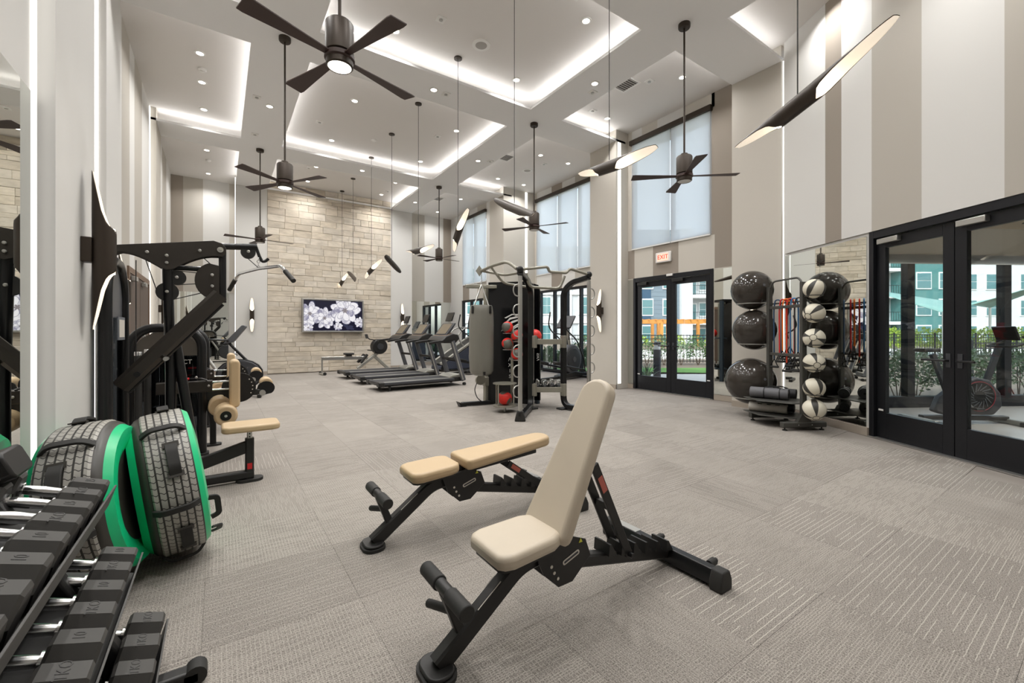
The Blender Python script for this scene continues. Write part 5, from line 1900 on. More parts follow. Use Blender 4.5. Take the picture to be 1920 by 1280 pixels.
# shelves between the frames
for z, nm in ((1.10, 'shelf'), (.32, 'shelf')):
    a = Vector(W(BL[0] + .02, BL[1] - .05, z))
    b_ = Vector(W(BR[0] - .02, BR[1] - .02, z))
    MB().rtube([a, b_], .02, .085).build('shelf_front', M_RIG, rig)
    n = Vector((.56, .82, 0))
    MB().rtube([a + n * .34, b_ + n * .34], .02, .06).build('shelf_back', M_RIG, rig)
    q = MB().add([a + Vector((0, 0, -.02)), b_ + Vector((0, 0, -.02)), b_ + n * .34 + Vector((0, 0, -.02)), a + n * .34 + Vector((0, 0, -.02)),
                  a + Vector((0, 0, -.026)), b_ + Vector((0, 0, -.026)), b_ + n * .34 + Vector((0, 0, -.026)), a + n * .34 + Vector((0, 0, -.026))],
                 [(0, 1, 2, 3), (7, 6, 5, 4), (0, 4, 5, 1), (1, 5, 6, 2), (2, 6, 7, 3), (3, 7, 4, 0)])
    q.build('shelf_tray', M_RIG, rig, smooth=False)
    for e in (a, b_):
        MB().b(-.03, .03, -.05, .05, -.10, .10).build('shelf_bracket', M_RIG, rig, bevel=.006).location = e
# cabinet: faces the camera side
CA0, CA1 = Vector((3.86, 6.38, 0)), Vector((4.24, 5.70, 0))
cx = (CA1 - CA0)
cl = cx.length
CM = frame_m(Vector(W(CA0.x, CA0.y, 0)), cx, (0, 0, 1))          # local x along the panel, local y up, local z out
MB().prism([(0, .06), (cl, .06), (cl, 2.10), (0, 2.12)], -.02, 0, CM).build('cabinet_panel', M_SHEET, rig)
MB().prism([(cl - .01, .10), (cl + .10, .10), (cl + .10, 1.95), (cl + .06, 2.06), (cl - .01, 2.08)], -.25, -.22, CM).build('cabinet_side', M_SHEET, rig)
MB().prism([(0.05, 2.05), (cl - .05, 2.05), (cl - .05, 2.09), (0.05, 2.09)], -.45, 0, CM).build('cabinet_top', M_BLACK2, rig)
for q in ((4.22, 6.68), (4.62, 5.98)):
    MB().rtube([W(q[0], q[1], 0), W(q[0], q[1], 2.05)], .09, .07, up=(1, 0, 0)).build('rear_post', mat('rig_slate', '#37424c', .4, .3), rig)
for z in (1.10, .32):
    MB().rtube([W(4.22, 6.68, z), W(4.62, 5.98, z)], .30, .03).build('rear_shelf', mat('rig_slate', '#37424c', .4, .3), rig)
wm_ = mat('white_print', '#d9d9d6', .5)
for k, ch in enumerate('\u039bXIS'):
    put_text(ch, .085, CM @ T((.42, .79 - k * .095, .002)), wm_, rig)
for j, sw in enumerate(([(.20, 1.36), (.40, 1.50), (.62, 1.53), (.62, 1.50), (.42, 1.47)], [(.26, 1.50), (.45, 1.565), (.70, 1.555), (.70, 1.535), (.46, 1.545), (.3, 1.49)],
                        [(.17, 1.27), (.44, 1.44), (.68, 1.49), (.68, 1.46), (.47, 1.41)], [(.30, 1.22), (.5, 1.36), (.68, 1.43), (.69, 1.37), (.56, 1.33)])):
    MB().prism([(x * .75 + .12, z) for x, z in sw], .001, .003, CM).build('emblem_stroke', wm_, rig, smooth=False)
# second cabinet face with the rotated print
put_text('\u039bXIS', .06, frame_m(W(4.30, 5.545, .85), (0, 0, 1), (.5, -.86, 0)), wm_, rig)
# ball column on the cabinet face
bc = Vector((3.87, 5.66, 0))
MB().cyl(W(bc.x, bc.y, .30), W(bc.x, bc.y, 1.30), .022, n=14).build('ball_column', M_RIG, rig)
BALLS = ((-.085, .10, 1.335), (.03, .0, 1.205), (-.085, .10, 1.075), (.03, .0, .91))
for dx, dy, z in BALLS:
    p = Vector(W(bc.x, bc.y, z - .098)) + Vector((dx, dy - .09, 0))
    MB().torus(p, .07, .006, (0, 0, 1), 20, 6).build('ball_ring', M_STEEL, rig)
    MB().cyl(W(bc.x, bc.y, z - .098), p, .007, n=6).build('ring_arm', M_STEEL, rig)
# corner stand for the floor ball
sc_ = Vector((3.73, 5.66, 0))
for z in (.09, .44):
    MB().lathe([(.0, z), (.19, z), (.19, z + .014), (.0, z + .014)], o=W(sc_.x, sc_.y, 0), n=28).build('stand_shelf', M_RIG, rig)
for a in (0, 90, 180, 270):
    MB().cyl(W(sc_.x + .17 * math.cos(R(a + 20)), sc_.y + .17 * math.sin(R(a + 20)), .09), W(sc_.x + .17 * math.cos(R(a + 20)), sc_.y + .17 * math.sin(R(a + 20)), .45), .012, n=8).build('stand_rod', M_RIG, rig)
MB().cyl(W(sc_.x, sc_.y, 0), W(sc_.x, sc_.y, .09), .02, n=10).build('stand_leg', M_STEEL, rig)
# cable post and arm on the bag side
MB().rtube([W(3.86, 6.46, .05), W(3.86, 6.46, 2.05)], .09, .07, up=(1, 0, 0)).build('cable_post', M_RIG, rig)
MB().rtube([W(3.38, 6.46, .04), W(4.25, 6.3, .04)], .07, .06).build('base_beam', M_BLACK2, rig)
MB().prism([(-.06, 0), (.06, 0), (.10, .09)], -.05, .05, frame_m(W(3.40, 6.46, 0), (-.9, 0, 0), (0, 0, 1))).build('floor_plate', M_BLACK2, rig)
MB().box(W(3.84, 6.42, .40), (.10, .10, .16)).build('pulley_carriage', M_RIG, rig, bevel=.01)
MB().cyl(W(3.70, 6.36, .44), W(3.70, 6.40, .44), .09, n=28).build('pulley_wheel', M_RIG, rig)
MB().tube(smooth_path([W(3.63, 6.37, .40), W(3.57, 6.36, .28), W(3.62, 6.36, .14), W(3.70, 6.35, .07)], .05), .008, 6).build('cable', M_BLACK2, rig)
# monkey bar and bag arm
p0 = Vector(W(3.50, 5.0, 2.16))
p1 = Vector(W(3.47, 5.95, 2.24))
MB().tube(smooth_path([p0, Vector(W(3.50, 5.25, 2.30)), Vector(W(3.47, 5.60, 2.28)), p1], .12), .024, 10).build('bag_arm', M_RIG, rig)
MB().tube(smooth_path([p0, Vector(W(3.64, 5.1, 2.13)), Vector(W(3.62, 5.5, 2.13)), p1], .1), .020, 10).build('bag_arm', M_RIG, rig)
MB().tube(smooth_path([p1 + Vector((.0, -.3, .02)), Vector(W(3.66, 5.6, 2.02)), Vector(W(4.1, 5.55, 1.98)), Vector(W(4.2, 5.6, 2.0))], .1), .02, 10).build('bag_arm', M_RIG, rig)
MB().prism([(0, -.09), (.06, 0), (0, .09), (-.06, 0)], -.008, .008, frame_m(p1 + Vector((-.02, .03, 0)), (.83, -.56, 0), (0, 0, 1))).build('end_plate', M_RIG, rig)
MB().rtube([W(3.40, 6.35, 2.02), W(4.0, 6.25, 2.04)], .05, .06).build('upper_arm', M_RIG, rig)

# heavy bag
hb = thing('heavy_bag', 'grey hanging punching bag on the training rig', 'punching bag', W_ if False else (3.47, 5.95, .56))
prof = [(.0, .0), (.10, .004), (.165, .03), (.19, .08), (.198, .3), (.198, .8), (.192, 1.02), (.178, 1.10), (.165, 1.125), (.0, 1.13)]
MB().lathe(prof, n=40).build('bag_body', mat('grey_vinyl', '#74726a', .32, bump=.12, bscale=14), hb)
MB().box((-.06, -.197, .05), (.04, .006, .05)).build('bag_tab', M_BLACK, hb)
for k in range(4):
    a = R(45 + 90 * k - 30)
    q = Vector((.17 * math.cos(a), .17 * math.sin(a), 1.10))
    MB().box(tuple(q + Vector((.028 * math.cos(a), .028 * math.sin(a), -.05))), (.012, .04, .12), rot=Matrix.Rotation(a, 3, 'Z')).build('strap', M_BLACK, hb)
    MB().tube([q, (0, 0, 1.46)], .008, 6).build('chain', M_STEEL, hb)
for k in range(8):
    MB().torus((0, 0, 1.47 + k * .024), .012, .0035, (1, 0, 0) if k % 2 else (0, 1, 0), 10, 5).build('chain_link', M_CHROME, hb)

# medicine balls
def ball_mat(name, c1, c2, scale, th):
    m = bpy.data.materials.new(name)
    m.use_nodes = True
    nt = m.node_tree
    bs = nt.nodes['Principled BSDF']
    bs.inputs['Roughness'].default_value = .45
    tc = nt.nodes.new('ShaderNodeTexCoord')
    oi = nt.nodes.new('ShaderNodeObjectInfo')
    n = nt.nodes.new('ShaderNodeTexNoise')
    n.noise_dimensions = '4D'
    n.inputs['Scale'].default_value = scale
    n.inputs['Detail'].default_value = 0
    mu = nt.nodes.new('ShaderNodeMath')
    mu.operation = 'MULTIPLY'
    mu.inputs[1].default_value = 40
    nt.links.new(oi.outputs['Random'], mu.inputs[0])
    nt.links.new(mu.outputs[0], n.inputs['W'])
    nt.links.new(tc.outputs['Object'], n.inputs['Vector'])
    r = nt.nodes.new('ShaderNodeValToRGB')
    r.color_ramp.interpolation = 'CONSTANT'
    r.color_ramp.elements[0].color = srgb(c1)
    r.color_ramp.elements[1].color = srgb(c2)
    r.color_ramp.elements[1].position = th
    nt.links.new(n.outputs['Fac'], r.inputs[0])
    nt.links.new(r.outputs[0], bs.inputs['Base Color'])
    return m
M_MBALL = ball_mat('red_grey_ball', '#5f5d55', '#e02a20', 7, .47)
mb_me = {}
def med_ball(p, r, label):
    o = thing('medicine_ball', label, 'medicine ball', p, 0, 'red and grey medicine balls')
    MB().sphere((0, 0, 0), r, 28, 18).build('skin', M_MBALL, o)
    MB().torus((0, 0, 0), r * .995, r * .012, (.3, .2, .9), 40, 5).build('seam', mat('ball_seam', '#4a4843', .6), o)
    MB().lathe([(.014, r - .004), (.014, r + .001), (.004, r + .002)], n=10).build('valve', M_BLACK2, o)
for k, (dx, dy, z) in enumerate(BALLS):
    med_ball((bc.x + dx, bc.y + dy - .09, z), .092, ('red and grey medicine ball topmost on the rig column', 'red and grey medicine ball second from the top of the rig column', 'red and grey medicine ball third from the top of the rig column', 'red and grey medicine ball lowest on the rig column')[k])
med_ball((sc_.x, sc_.y, .216), .112, 'red and grey medicine ball in the low round stand of the rig')
med_ball((4.34, 5.68, 1.19), .115, 'red and black medicine ball on the upper shelf of the rig')

med_ball((4.43, 6.33, 1.228), .112, 'red and grey medicine ball on the rear shelf seen in the door mirror')
# kettlebells on the lower shelf
def kettlebell(p, s, rz, label):
    o = thing('kettlebell', label, 'kettlebell', p, rz, 'kettlebells on the rig shelf')
    MB().lathe([(.0, 0), (.05 * s, 0), (.075 * s, .03 * s), (.085 * s, .075 * s), (.072 * s, .12 * s), (.045 * s, .148 * s), (.0, .155 * s)], n=22).build('bell', M_BLACK2, o)
    MB().tube(smooth_path([(-.048 * s, 0, .12 * s), (-.066 * s, 0, .19 * s), (-.05 * s, 0, .225 * s), (.05 * s, 0, .225 * s), (.066 * s, 0, .19 * s), (.048 * s, 0, .12 * s)], .03 * s), .015 * s, 10).build('handle', M_STEEL, o)
rk_ = random.Random(9)
for i in range(4):
    for j in range(2):
        t = (i + .5) / 4
        x = BL[0] + .03 + (BR[0] - BL[0] - .05) * t + .56 * (.09 + .16 * j)
        y = BL[1] - .05 + (BR[1] - BL[1] + .03) * t + .82 * (.09 + .16 * j)
        kettlebell((x, y, .301), .72 - .06 * (i % 2), rk_.uniform(0, 3), 'small black kettlebell with steel handle on the low rig shelf')

for t in (.3, .55, .8):
    kettlebell((4.22 + .4 * t, 6.68 - .7 * t, .336), .7, t * 3, 'small black kettlebell on the rear rig shelf facing the door mirror')
# ================================================================== ball and mat rack at the angled wall
AMr = T(AO) @ Matrix.Rotation(AZ, 4, 'Z')
br = thing('ball_rack', 'charcoal storage rack holding exercise balls, mats and bands', 'storage rack', AMr @ Vector((.78, -.54, 0)), AZ)
# local: x along the wall (towards the doors), y towards the wall
M_CHAR = mat('charcoal_steel', '#4b4a46', .45, .25)
for x in (-.32, .32):
    MB().rtube([(x, 0, .09), (x, 0, 1.90)], .07, .05, up=(1, 0, 0)).build('post', M_CHAR, br)
    MB().rtube([(x, -.29, .075), (x, .29, .075)], .075, .07).build('base_bar', M_CHAR, br, bevel=.004)
    MB().prism([(-.10, .10), (.10, .10), (.04, .2), (-.04, .2)], -.03, .03, frame_m((x, 0, 0), (0, 1, 0), (0, 0, 1))).build('gusset', M_CHAR, br)
    for y in (-.25, .25):
        MB().lathe([(.03, 0), (.026, .014), (.008, .02), (.008, .045)], o=(x, y, 0), n=12).build('leveller', M_RUBBER, br)
    for y in (-.09, .09):
        MB().cyl((x + .038, y, .075), (x + .041, y, .075), .007, n=10).build('screw', M_STEEL, br)
for z in (1.60, .95):
    MB().rtube([(-.32, 0, z), (.32, 0, z)], .03, .04).build('cross_bar', M_CHAR, br)
MB().tube(smooth_path([(-.32, 0, 1.85), (-.25, 0, 1.97), (.25, 0, 1.97), (.32, 0, 1.85)], .12), .013, 8).build('top_hoop', M_CHAR, br)
MB().tube([(-.32, .05, 1.66), (.36, .05, 1.66)], .010, 8).build('hook_rail', M_CHAR, br)
for z, zz in ((.34, 0), (.15, 1)):
    MB().prism([(-.34, -.38), (.04, -.40), (.30, -.14), (.30, .24), (-.30, .24)], z - .012, z).build('mat_shelf', M_CHAR, br, bevel=.003)
ball_c = ((-.64, -.05, 1.885, .29), (-.63, -.02, 1.29, .30), (-.66, -.06, .52, .345))
for (x, y, z, r) in ball_c:
    k = r * .72
    MB().torus((x, y, z - r * .70), k, .010, (0, 0, 1), 30, 6).build('ball_hoop', M_STEEL, br)
    MB().tube([(-.32, 0, z - r * .70), (x + k * .95, y, z - r * .70)], .012, 8).build('hoop_arm', M_STEEL, br)
wb = (1.795, 1.493, 1.182, .877, .567, .300)
for z in wb:
    MB().torus((.50, 0, z - .085), .09, .006, (0, 0, 1), 24, 6).build('ball_hoop', M_CHAR, br)
    MB().tube([(.32, 0, z - .085), (.415, 0, z - .085)], .008, 6).build('hoop_arm', M_CHAR, br)
# exercise balls
M_EXB = mat('black_gloss_vinyl', '#35302b', .13, noise=.1, nscale=5)
for k, (x, y, z, r) in enumerate(ball_c):
    p = AMr @ Vector((.78 + x, -.54 + y, z))
    o = thing('exercise_ball', ('glossy black exercise ball on top of the rack', 'glossy black exercise ball in the middle of the rack', 'largest glossy black exercise ball at the bottom of the rack')[k], 'exercise ball', p, 0, 'exercise balls')
    MB().sphere((0, 0, 0), r, 48, 32).build('skin', M_EXB, o)
    for a in (-.5, -.25, 0, .25, .5):
        MB().torus((0, 0, r * a), r * math.sqrt(1 - a * a) * 1.0005, .0016, (0, 0, 1), 48, 4).build('grip_ridge', M_EXB, o)
    MB().cyl((-r * .5, -r * .84, r * .18), (-r * .503, -r * .845, r * .181), .02, n=14).build('valve_plug', M_GREY, o)
# white and black balls
M_WBALL = mat('white_ball_skin', '#d8d2c0', .5, bump=.1, bscale=200)
M_KPAN = mat('black_ball_panel', '#34322d', .5)
wlab = ('topmost', 'second from the top', 'third from the top', 'third from the bottom', 'second from the bottom', 'lowest')
for k, z in enumerate(wb):
    r = .120 if k < 5 else .13
    p = AMr @ Vector((.78 + .50, -.54, z - (.0 if k < 5 else .004)))
    o = thing('slam_ball', 'white and black panelled ball %s on the rack post' % wlab[k], 'ball', p, 0, 'panelled balls on the rack post')
    o.rotation_euler = (R(25 + 40 * k), R(35 * k), R(60 * k))
    MB().sphere((0, 0, 0), r, 32, 20).build('skin', M_WBALL, o)
    for a in range(4):
        m_ = MB()
        vs, fs = [], []
        n = 14
        for i in range(n + 1):
            ph = -1.25 + 2.5 * i / n
            hw = .26 * math.cos(ph * .9)
            for j in range(5):
                th = R(90 * a) + hw * (j / 4 * 2 - 1)
                vs.append((1.004 * r * math.cos(ph) * math.cos(th), 1.004 * r * math.cos(ph) * math.sin(th), 1.004 * r * math.sin(ph)))
        for i in range(n):
            for j in range(4):
                q = i * 5 + j
                fs.append((q, q + 1, q + 6, q + 5))
        m_.add(vs, fs).build('panel', M_KPAN, o)
    for sg in (-1, 1):
        MB().lathe([(.0, 0), (.035, -.006 * 1)], o=(0, 0, sg * (r + .001)), ax=(0, 0, sg), n=20, caps=False).build('end_badge', M_WBALL, o)
        MB().torus((0, 0, sg * r * .965), .037, .003, (0, 0, 1), 24, 5).build('badge_ring', M_KPAN, o)
# rolled mats
def rolled(loc, r, ln, m, label, strap):
    o = thing('rolled_mat', label, 'exercise mat', AMr @ Vector(loc), AZ + R(135))
    MB().cyl((0, -ln / 2, 0), (0, ln / 2, 0), r, n=32).build('roll', m, o, bevel=.006)
    pts = []
    for i in range(60):
        a = i * .45
        rr = r * (.12 + .82 * i / 60)
        pts.append((rr * math.cos(a), -ln / 2 - .001, rr * math.sin(a)))
    MB().tube(pts, .0016, 4).build('spiral_edge', M_BLACK2, o)
    MB().cyl((0, -ln / 2 - .002, 0), (0, -ln / 2 - .0005, 0), r * .2, n=16).build('core_hole', M_BLACK2, o)
    if strap:
        for y in (-ln * .28, ln * .12):
            MB().torus((0, y, 0), r + .002, .006, (0, 1, 0), 28, 6).build('strap', M_BLACK2, o)
        MB().tube(smooth_path([(0, -ln * .28, r), (.0, -ln * .1, r + .03), (0, ln * .12, r)], .05), .009, 6).build('carry_strap', M_BLACK2, o)
    else:
        for y in (-.12, -.02, .09):
            MB().box((-r * .72, y, r * .70), (.003, .05, .02), rot=Matrix.Rotation(R(-45), 3, 'Y')).build('printed_mark', M_BLACK2, o, smooth=False)
    return o
rolled((.68, -.70, .417), .075, .46, mat('mat_charcoal', '#5d5d60', .6), 'dark rolled exercise mat with carry strap on the upper rack shelf', True)
rolled((.56, -.50, .407), .065, .46, mat('mat_black', '#2a2a2c', .6), 'black rolled exercise mat behind the strapped mat', True)
rolled((.67, -.71, .217), .065, .46, mat('mat_stone', '#a8a39b', .65), 'pale grey rolled mat with printed marks on the lower rack shelf', False)
rolled((.55, -.52, .212), .06, .46, mat('mat_black', '#2a2a2c', .6), 'black rolled mat on the lower rack shelf beside the pale mat', False)
# resistance bands
bands = ((-.22, '#2c4a68', .78, 'blue'), (-.11, '#d0262a', .70, 'red'), (-.05, '#ee7a1c', .66, 'orange'), (.03, '#e0401f', .82, 'vermilion'), (.10, '#3a79b0', .74, 'bright blue'), (.18, '#303033', .80, 'black'))
for x, c, ln, nm in bands:
    o = thing('resistance_band', '%s resistance tube with black handles hanging from the rack' % nm, 'resistance band', AMr @ Vector((.78 + x, -.49, 1.66)), AZ, 'resistance bands on the rack')
    pts = [(-.030, -.03, -ln), (-.034, -.032, -.08), (-.02, -.02, .05), (.02, .02, .05), (.034, .032, -.08), (.030, .03, -ln * .9)]
    MB().tube(smooth_path(pts, .05), .0095, 8).build('tube', mat('band_' + nm.replace(' ', '_'), c, .4), o)
    for (px, py, pz) in ((-.030, -.03, -ln), (.030, .03, -ln * .9)):
        MB().tube(smooth_path([(px, py, pz), (px - .05, py - .02, pz - .11), (px + .05, py + .02, pz - .11), (px, py, pz)], .015), .007, 6).build('strap', M_BLACK2, o)
        MB().cyl((px - .055, py - .022, pz - .112), (px + .055, py + .022, pz - .112), .015, n=10).build('handle', M_RUBBER, o)
# ================================================================== studio bikes seen through the glazed doors
def spin_bike(loc, rz, label):
    b = thing('studio_bike', label, 'exercise bike', loc, rz, 'studio bikes')
    # local x: rear (-) to front (+)
    out = [(-.42, .16), (-.30, .12), (.35, .12), (.46, .24), (.44, .42), (.30, .60), (.12, .64), (-.10, .55), (-.34, .36)]
    MB().prism(out, -.06, .06, frame_m((0, 0, 0), (1, 0, 0), (0, 0, 1))).build('frame_shroud', M_DKGREY, b, bevel=.03, seg=3)
    MB().cyl((.14, -.075, .38), (.14, .075, .38), .20, n=36).build('flywheel', M_BLACK2, b, bevel=.01)
    MB().torus((.14, -.078, .38), .20, .005, (0, 1, 0), 40, 6).build('red_ring', mat('dull_red', '#8d2a33', .5), b)
    for k in range(16):
        a = 2 * math.pi * k / 16
        c = Vector((.14 + .12 * math.cos(a), -.079, .38 + .12 * math.sin(a)))
        MB().box(tuple(c), (.11, .004, .012), rot=Matrix.Rotation(-a + .5, 3, 'Y')).build('flywheel_vane', M_GREY, b, smooth=False)
    MB().rtube([(-.22, 0, .45), (-.40, 0, .95)], .05, .07, up=(1, 0, 0)).build('seat_post', M_DKGREY, b)
    MB().prism([(-.15, -.10), (-.17, 0), (-.15, .10), (0, .05), (.13, .025), (.13, -.025), (0, -.05)], 0, .05).build('saddle', M_RUBBER, b, bevel=.018, seg=3).location = (-.43, 0, .98)
    MB().rtube([(.28, 0, .52), (.46, 0, 1.05)], .05, .07, up=(1, 0, 0)).build('handlebar_post', M_DKGREY, b)
    for sy in (-.17, .17):
        MB().tube(smooth_path([(.42, 0, 1.06), (.46, sy, 1.06), (.70, sy, 1.12), (.66, sy * .6, 1.2)], .05), .015, 8).build('handlebar', M_RUBBER, b)
    MB().box((.55, 0, 1.24), (.03, .30, .20), rot=Matrix.Rotation(R(-20), 3, 'Y')).build('console', M_BLACK2, b, bevel=.01)
    for sy, dz in ((-.13, .1), (.13, -.1)):
        MB().rtube([(-.06, sy * .7, .34), (-.06 + dz, sy * .7, .34 - abs(dz) * 1.2)], .02, .03, up=(0, 1, 0)).build('crank', M_STEEL, b)
        MB().box((-.06 + dz, sy * 1.2, .34 - abs(dz) * 1.2), (.11, .09, .03)).build('pedal', M_BLACK, b, bevel=.006)
    MB().rtube([(-.55, 0, .075), (.55, 0, .075)], .09, .06).build('base_beam', M_BLACK, b)
    for x in (-.58, .56):
        MB().rtube([(x, -.28, .04), (x, .28, .04)], .08, .07).build('floor_bar', M_SILVER, b, bevel=.01)
        for sy in (-.26, .26):
            MB().box((x, sy, .03), (.12, .10, .06)).build('foot', M_RUBBER, b, bevel=.015)
    return b
spin_bike((8.50, 1.37, 0), R(-38), 'dark studio bike with red ringed flywheel behind the glass doors')
spin_bike((9.25, .25, 0), R(-38), 'dark studio bike farther inside the glazed studio')
for (lx, ly, rz) in ((1.4, 2.6, .4), (2.6, 4.0, 1.0)):
    p = AM @ Vector((lx, ly, 3.0))
    f_ = thing('studio_fan', 'dark ceiling fan on the studio ceiling behind the glass doors', 'ceiling fan', p, rz, 'studio ceiling fans')
    MB().cyl((0, 0, 0), (0, 0, -.14), .014, n=8).build('downrod', M_BRONZE, f_)
    MB().lathe([(.03, -.12), (.09, -.14), (.09, -.24), (.06, -.26)], n=24).build('motor_housing', M_BRONZE, f_)
    bmesh_ = blade_mesh().mesh('blade')
    bmesh_.materials.append(M_BLADE)
    for k in range(4):
        o = bpy.data.objects.new('blade', bmesh_)
        COL.objects.link(o)
        o.parent = f_
        o.location = (0, 0, -.22)
        o.rotation_euler = (0, 0, k * math.pi / 2)

# ================================================================== outdoors
M_FENCE = mat('black_fence', '#1f2022', .5, .3)
def fence(a, b_, h, label):
    a, b_ = Vector(a), Vector(b_)
    n = max(2, int((b_ - a).length / .13))
    f_ = thing('picket_fence', label, 'fence', a, math.atan2(b_.y - a.y, b_.x - a.x))
    L_ = (b_ - a).length
    for z in (.12, h - .18, h - .03):
        MB().b(0, L_, -.015, .015, z - .015, z + .015).build('rail', M_FENCE, f_, smooth=False)
    pk = MB().b(-.008, .008, -.008, .008, .05, h).mesh('picket', smooth=False)
    pk.materials.append(M_FENCE)
    ps = MB().b(-.03, .03, -.03, .03, -.06, h + .06).mesh('fence_post', smooth=False)
    ps.materials.append(M_FENCE)
    for k in range(n + 1):
        post = k % 16 == 0
        o = bpy.data.objects.new('fence_post' if post else 'picket', ps if post else pk)
        COL.objects.link(o)
        o.parent = f_
        o.location = (L_ * k / n, 0, 0)
fence(at(1060, 17.5, -.05), at(1480, 17.5, -.05), 1.20, 'black picket fence beyond the lawn outside the exit door')
fence(at(1600, 22, -.05), at(2040, 22, -.05), 1.20, 'black picket fence before the hedge outside the studio windows')

def leaf_mat(name, c1, c2):
    m = bpy.data.materials.new(name)
    m.use_nodes = True
    nt = m.node_tree
    bs = nt.nodes['Principled BSDF']
    bs.inputs['Roughness'].default_value = .6
    tc = nt.nodes.new('ShaderNodeTexCoord')
    n = nt.nodes.new('ShaderNodeTexNoise')
    n.inputs['Scale'].default_value = 9
    nt.links.new(tc.outputs['Object'], n.inputs['Vector'])
    r = nt.nodes.new('ShaderNodeValToRGB')
    r.color_ramp.elements[0].position = .35
    r.color_ramp.elements[0].color = srgb(c1)
    r.color_ramp.elements[1].position = .65
    r.color_ramp.elements[1].color = srgb(c2)
    nt.links.new(n.outputs['Fac'], r.inputs[0])
    nt.links.new(r.outputs[0], bs.inputs['Base Color'])
    return m
LEAF_D = leaf_mat('leaf_dark', '#3c5a35', '#6d8a55')
LEAF_L = leaf_mat('leaf_bright', '#7f9c2f', '#b6cc48')
LEAF_B = leaf_mat('leaf_blue', '#4e6b52', '#86a07c')
rb = random.Random(12)
def shrub(loc, rx, ry, rz_, n, size, m, label, group, upright=0.0):
    s_ = thing('shrub', label, 'shrub', loc, 0, group)
    mb = MB()
    for _ in range(n):
        a, b_ = rb.uniform(0, 6.283), rb.uniform(-.3, 1)
        k = rb.uniform(.55, 1) ** .6
        c = math.sqrt(max(0, 1 - b_ * b_))
        p = Vector((rx * c * math.cos(a) * k, ry * c * math.sin(a) * k, rz_ * (.45 + .55 * b_ * k)))
        d1 = Vector((rb.uniform(-1, 1), rb.uniform(-1, 1), rb.uniform(-.4, 1) + upright)).normalized()
        d2 = d1.orthogonal().normalized()
        d2 = (d2 * math.cos(a) + d1.cross(d2) * math.sin(a))
        L_ = size * rb.uniform(.7, 1.3)
        w_ = L_ * .28
        nn = d1.cross(d2) * (w_ * .25)
        mb.add([p, p + d1 * L_ * .5 + d2 * w_ + nn, p + d1 * L_, p + d1 * L_ * .5 - d2 * w_ + nn], [(0, 1, 2), (0, 2, 3)])
    f_ = mb.build('foliage', m, s_, smooth=False)
    f_['kind'] = 'stuff'
    for k in range(4):
        a = 1.57 * k
        MB().cyl((0.02 * math.cos(a), .02 * math.sin(a), 0), (rx * .5 * math.cos(a), ry * .5 * math.sin(a), rz_ * .6), .012, .005, n=5).build('stem', mat('bark', '#5b4a3b', .9), s_)
    return s_
# low planting along the fence by the lawn
for k in range(12):
    shrub(at(1085 + 32 * k, 16.9 + rb.uniform(-.15, .15), -.06), .36, .40, .95, 330, .085, LEAF_D if k % 3 else LEAF_B, 'low leafy shrub along the black fence beyond the lawn', 'shrubs along the lawn fence')
# hedge behind the fence of the studio side
for k in range(15):
    t = k / 14
    p = at(1620, 23.2, -.06).lerp(at(2020, 23.2, -.06), t)
    shrub(p, .55, .55, 1.55, 420, .13, LEAF_L, 'bright green hedge shrub behind the black fence', 'hedge shrubs behind the fence')
for k in range(10):
    p = at(1100 + 34 * k, 31 + rb.uniform(-.5, .5), -.06)
    shrub(p, .6, .6, 1.1, 300, .14, LEAF_L if k % 2 else LEAF_D, 'roadside shrub beyond the lawn fence', 'roadside shrubs')
# dark shrubs close to the studio windows
for k in range(8):
    p = AM @ Vector((-1.15 - .25 * (k % 2), 1.9 + k * .62, -.06))
    shrub(p, .45, .45, 1.0, 700, .07, LEAF_B if k % 2 else LEAF_D, 'dense dark shrub close outside the studio windows', 'shrubs outside the studio windows')
# spiky plants by the exit door and the deep bay
def spiky(loc, h, label):
    s_ = thing('spiky_plant', label, 'plant', loc)
    for k in range(26):
        a = rb.uniform(0, 6.283)
        tl = rb.uniform(.25, .9)
        d1 = Vector((math.cos(a) * tl, math.sin(a) * tl, 1)).normalized()
        sd = Vector((-math.sin(a), math.cos(a), 0)) * .014
        L_ = h * rb.uniform(.7, 1.1)
        p1 = d1 * L_ * .6
        p2 = d1 * L_ + Vector((math.cos(a), math.sin(a), -.6)) * L_ * .18
        MB().add([-sd, sd, p1 + sd, p2, p1 - sd, Vector((0, 0, -.02))], [(0, 1, 2, 4), (4, 2, 3), (0, 5, 1)]).build('blade_leaf', LEAF_B, s_, smooth=False)
spiky(at(1212, 10.6, -.02), .62, 'spiky green plant outside the exit door')
for k in range(7):
    shrub((9.5 + .3 * (k % 2), 8.3 + k * .55, -.06), .34, .3, .75, 260, .16, LEAF_B, 'grassy green plant outside the deep window bay', 'plants outside the window bay', 1.2)
# bollard light
bo = thing('bollard_light', 'dark bollard light standing on the path outside the exit door', 'bollard', tuple(at(1232, 11.7, -.02)))
MB().lathe([(.10, 0), (.10, .78), (.095, .80)], n=24).build('post', mat('bollard_dark', '#2d2b35', .5, .3), bo)
MB().lathe([(.085, .80), (.085, .93)], n=24).build('lens', M_WHITE, bo)
MB().lathe([(.10, .93), (.10, .99), (.03, 1.01)], n=24).build('cap', mat('bollard_dark', '#2d2b35', .5, .3), bo)
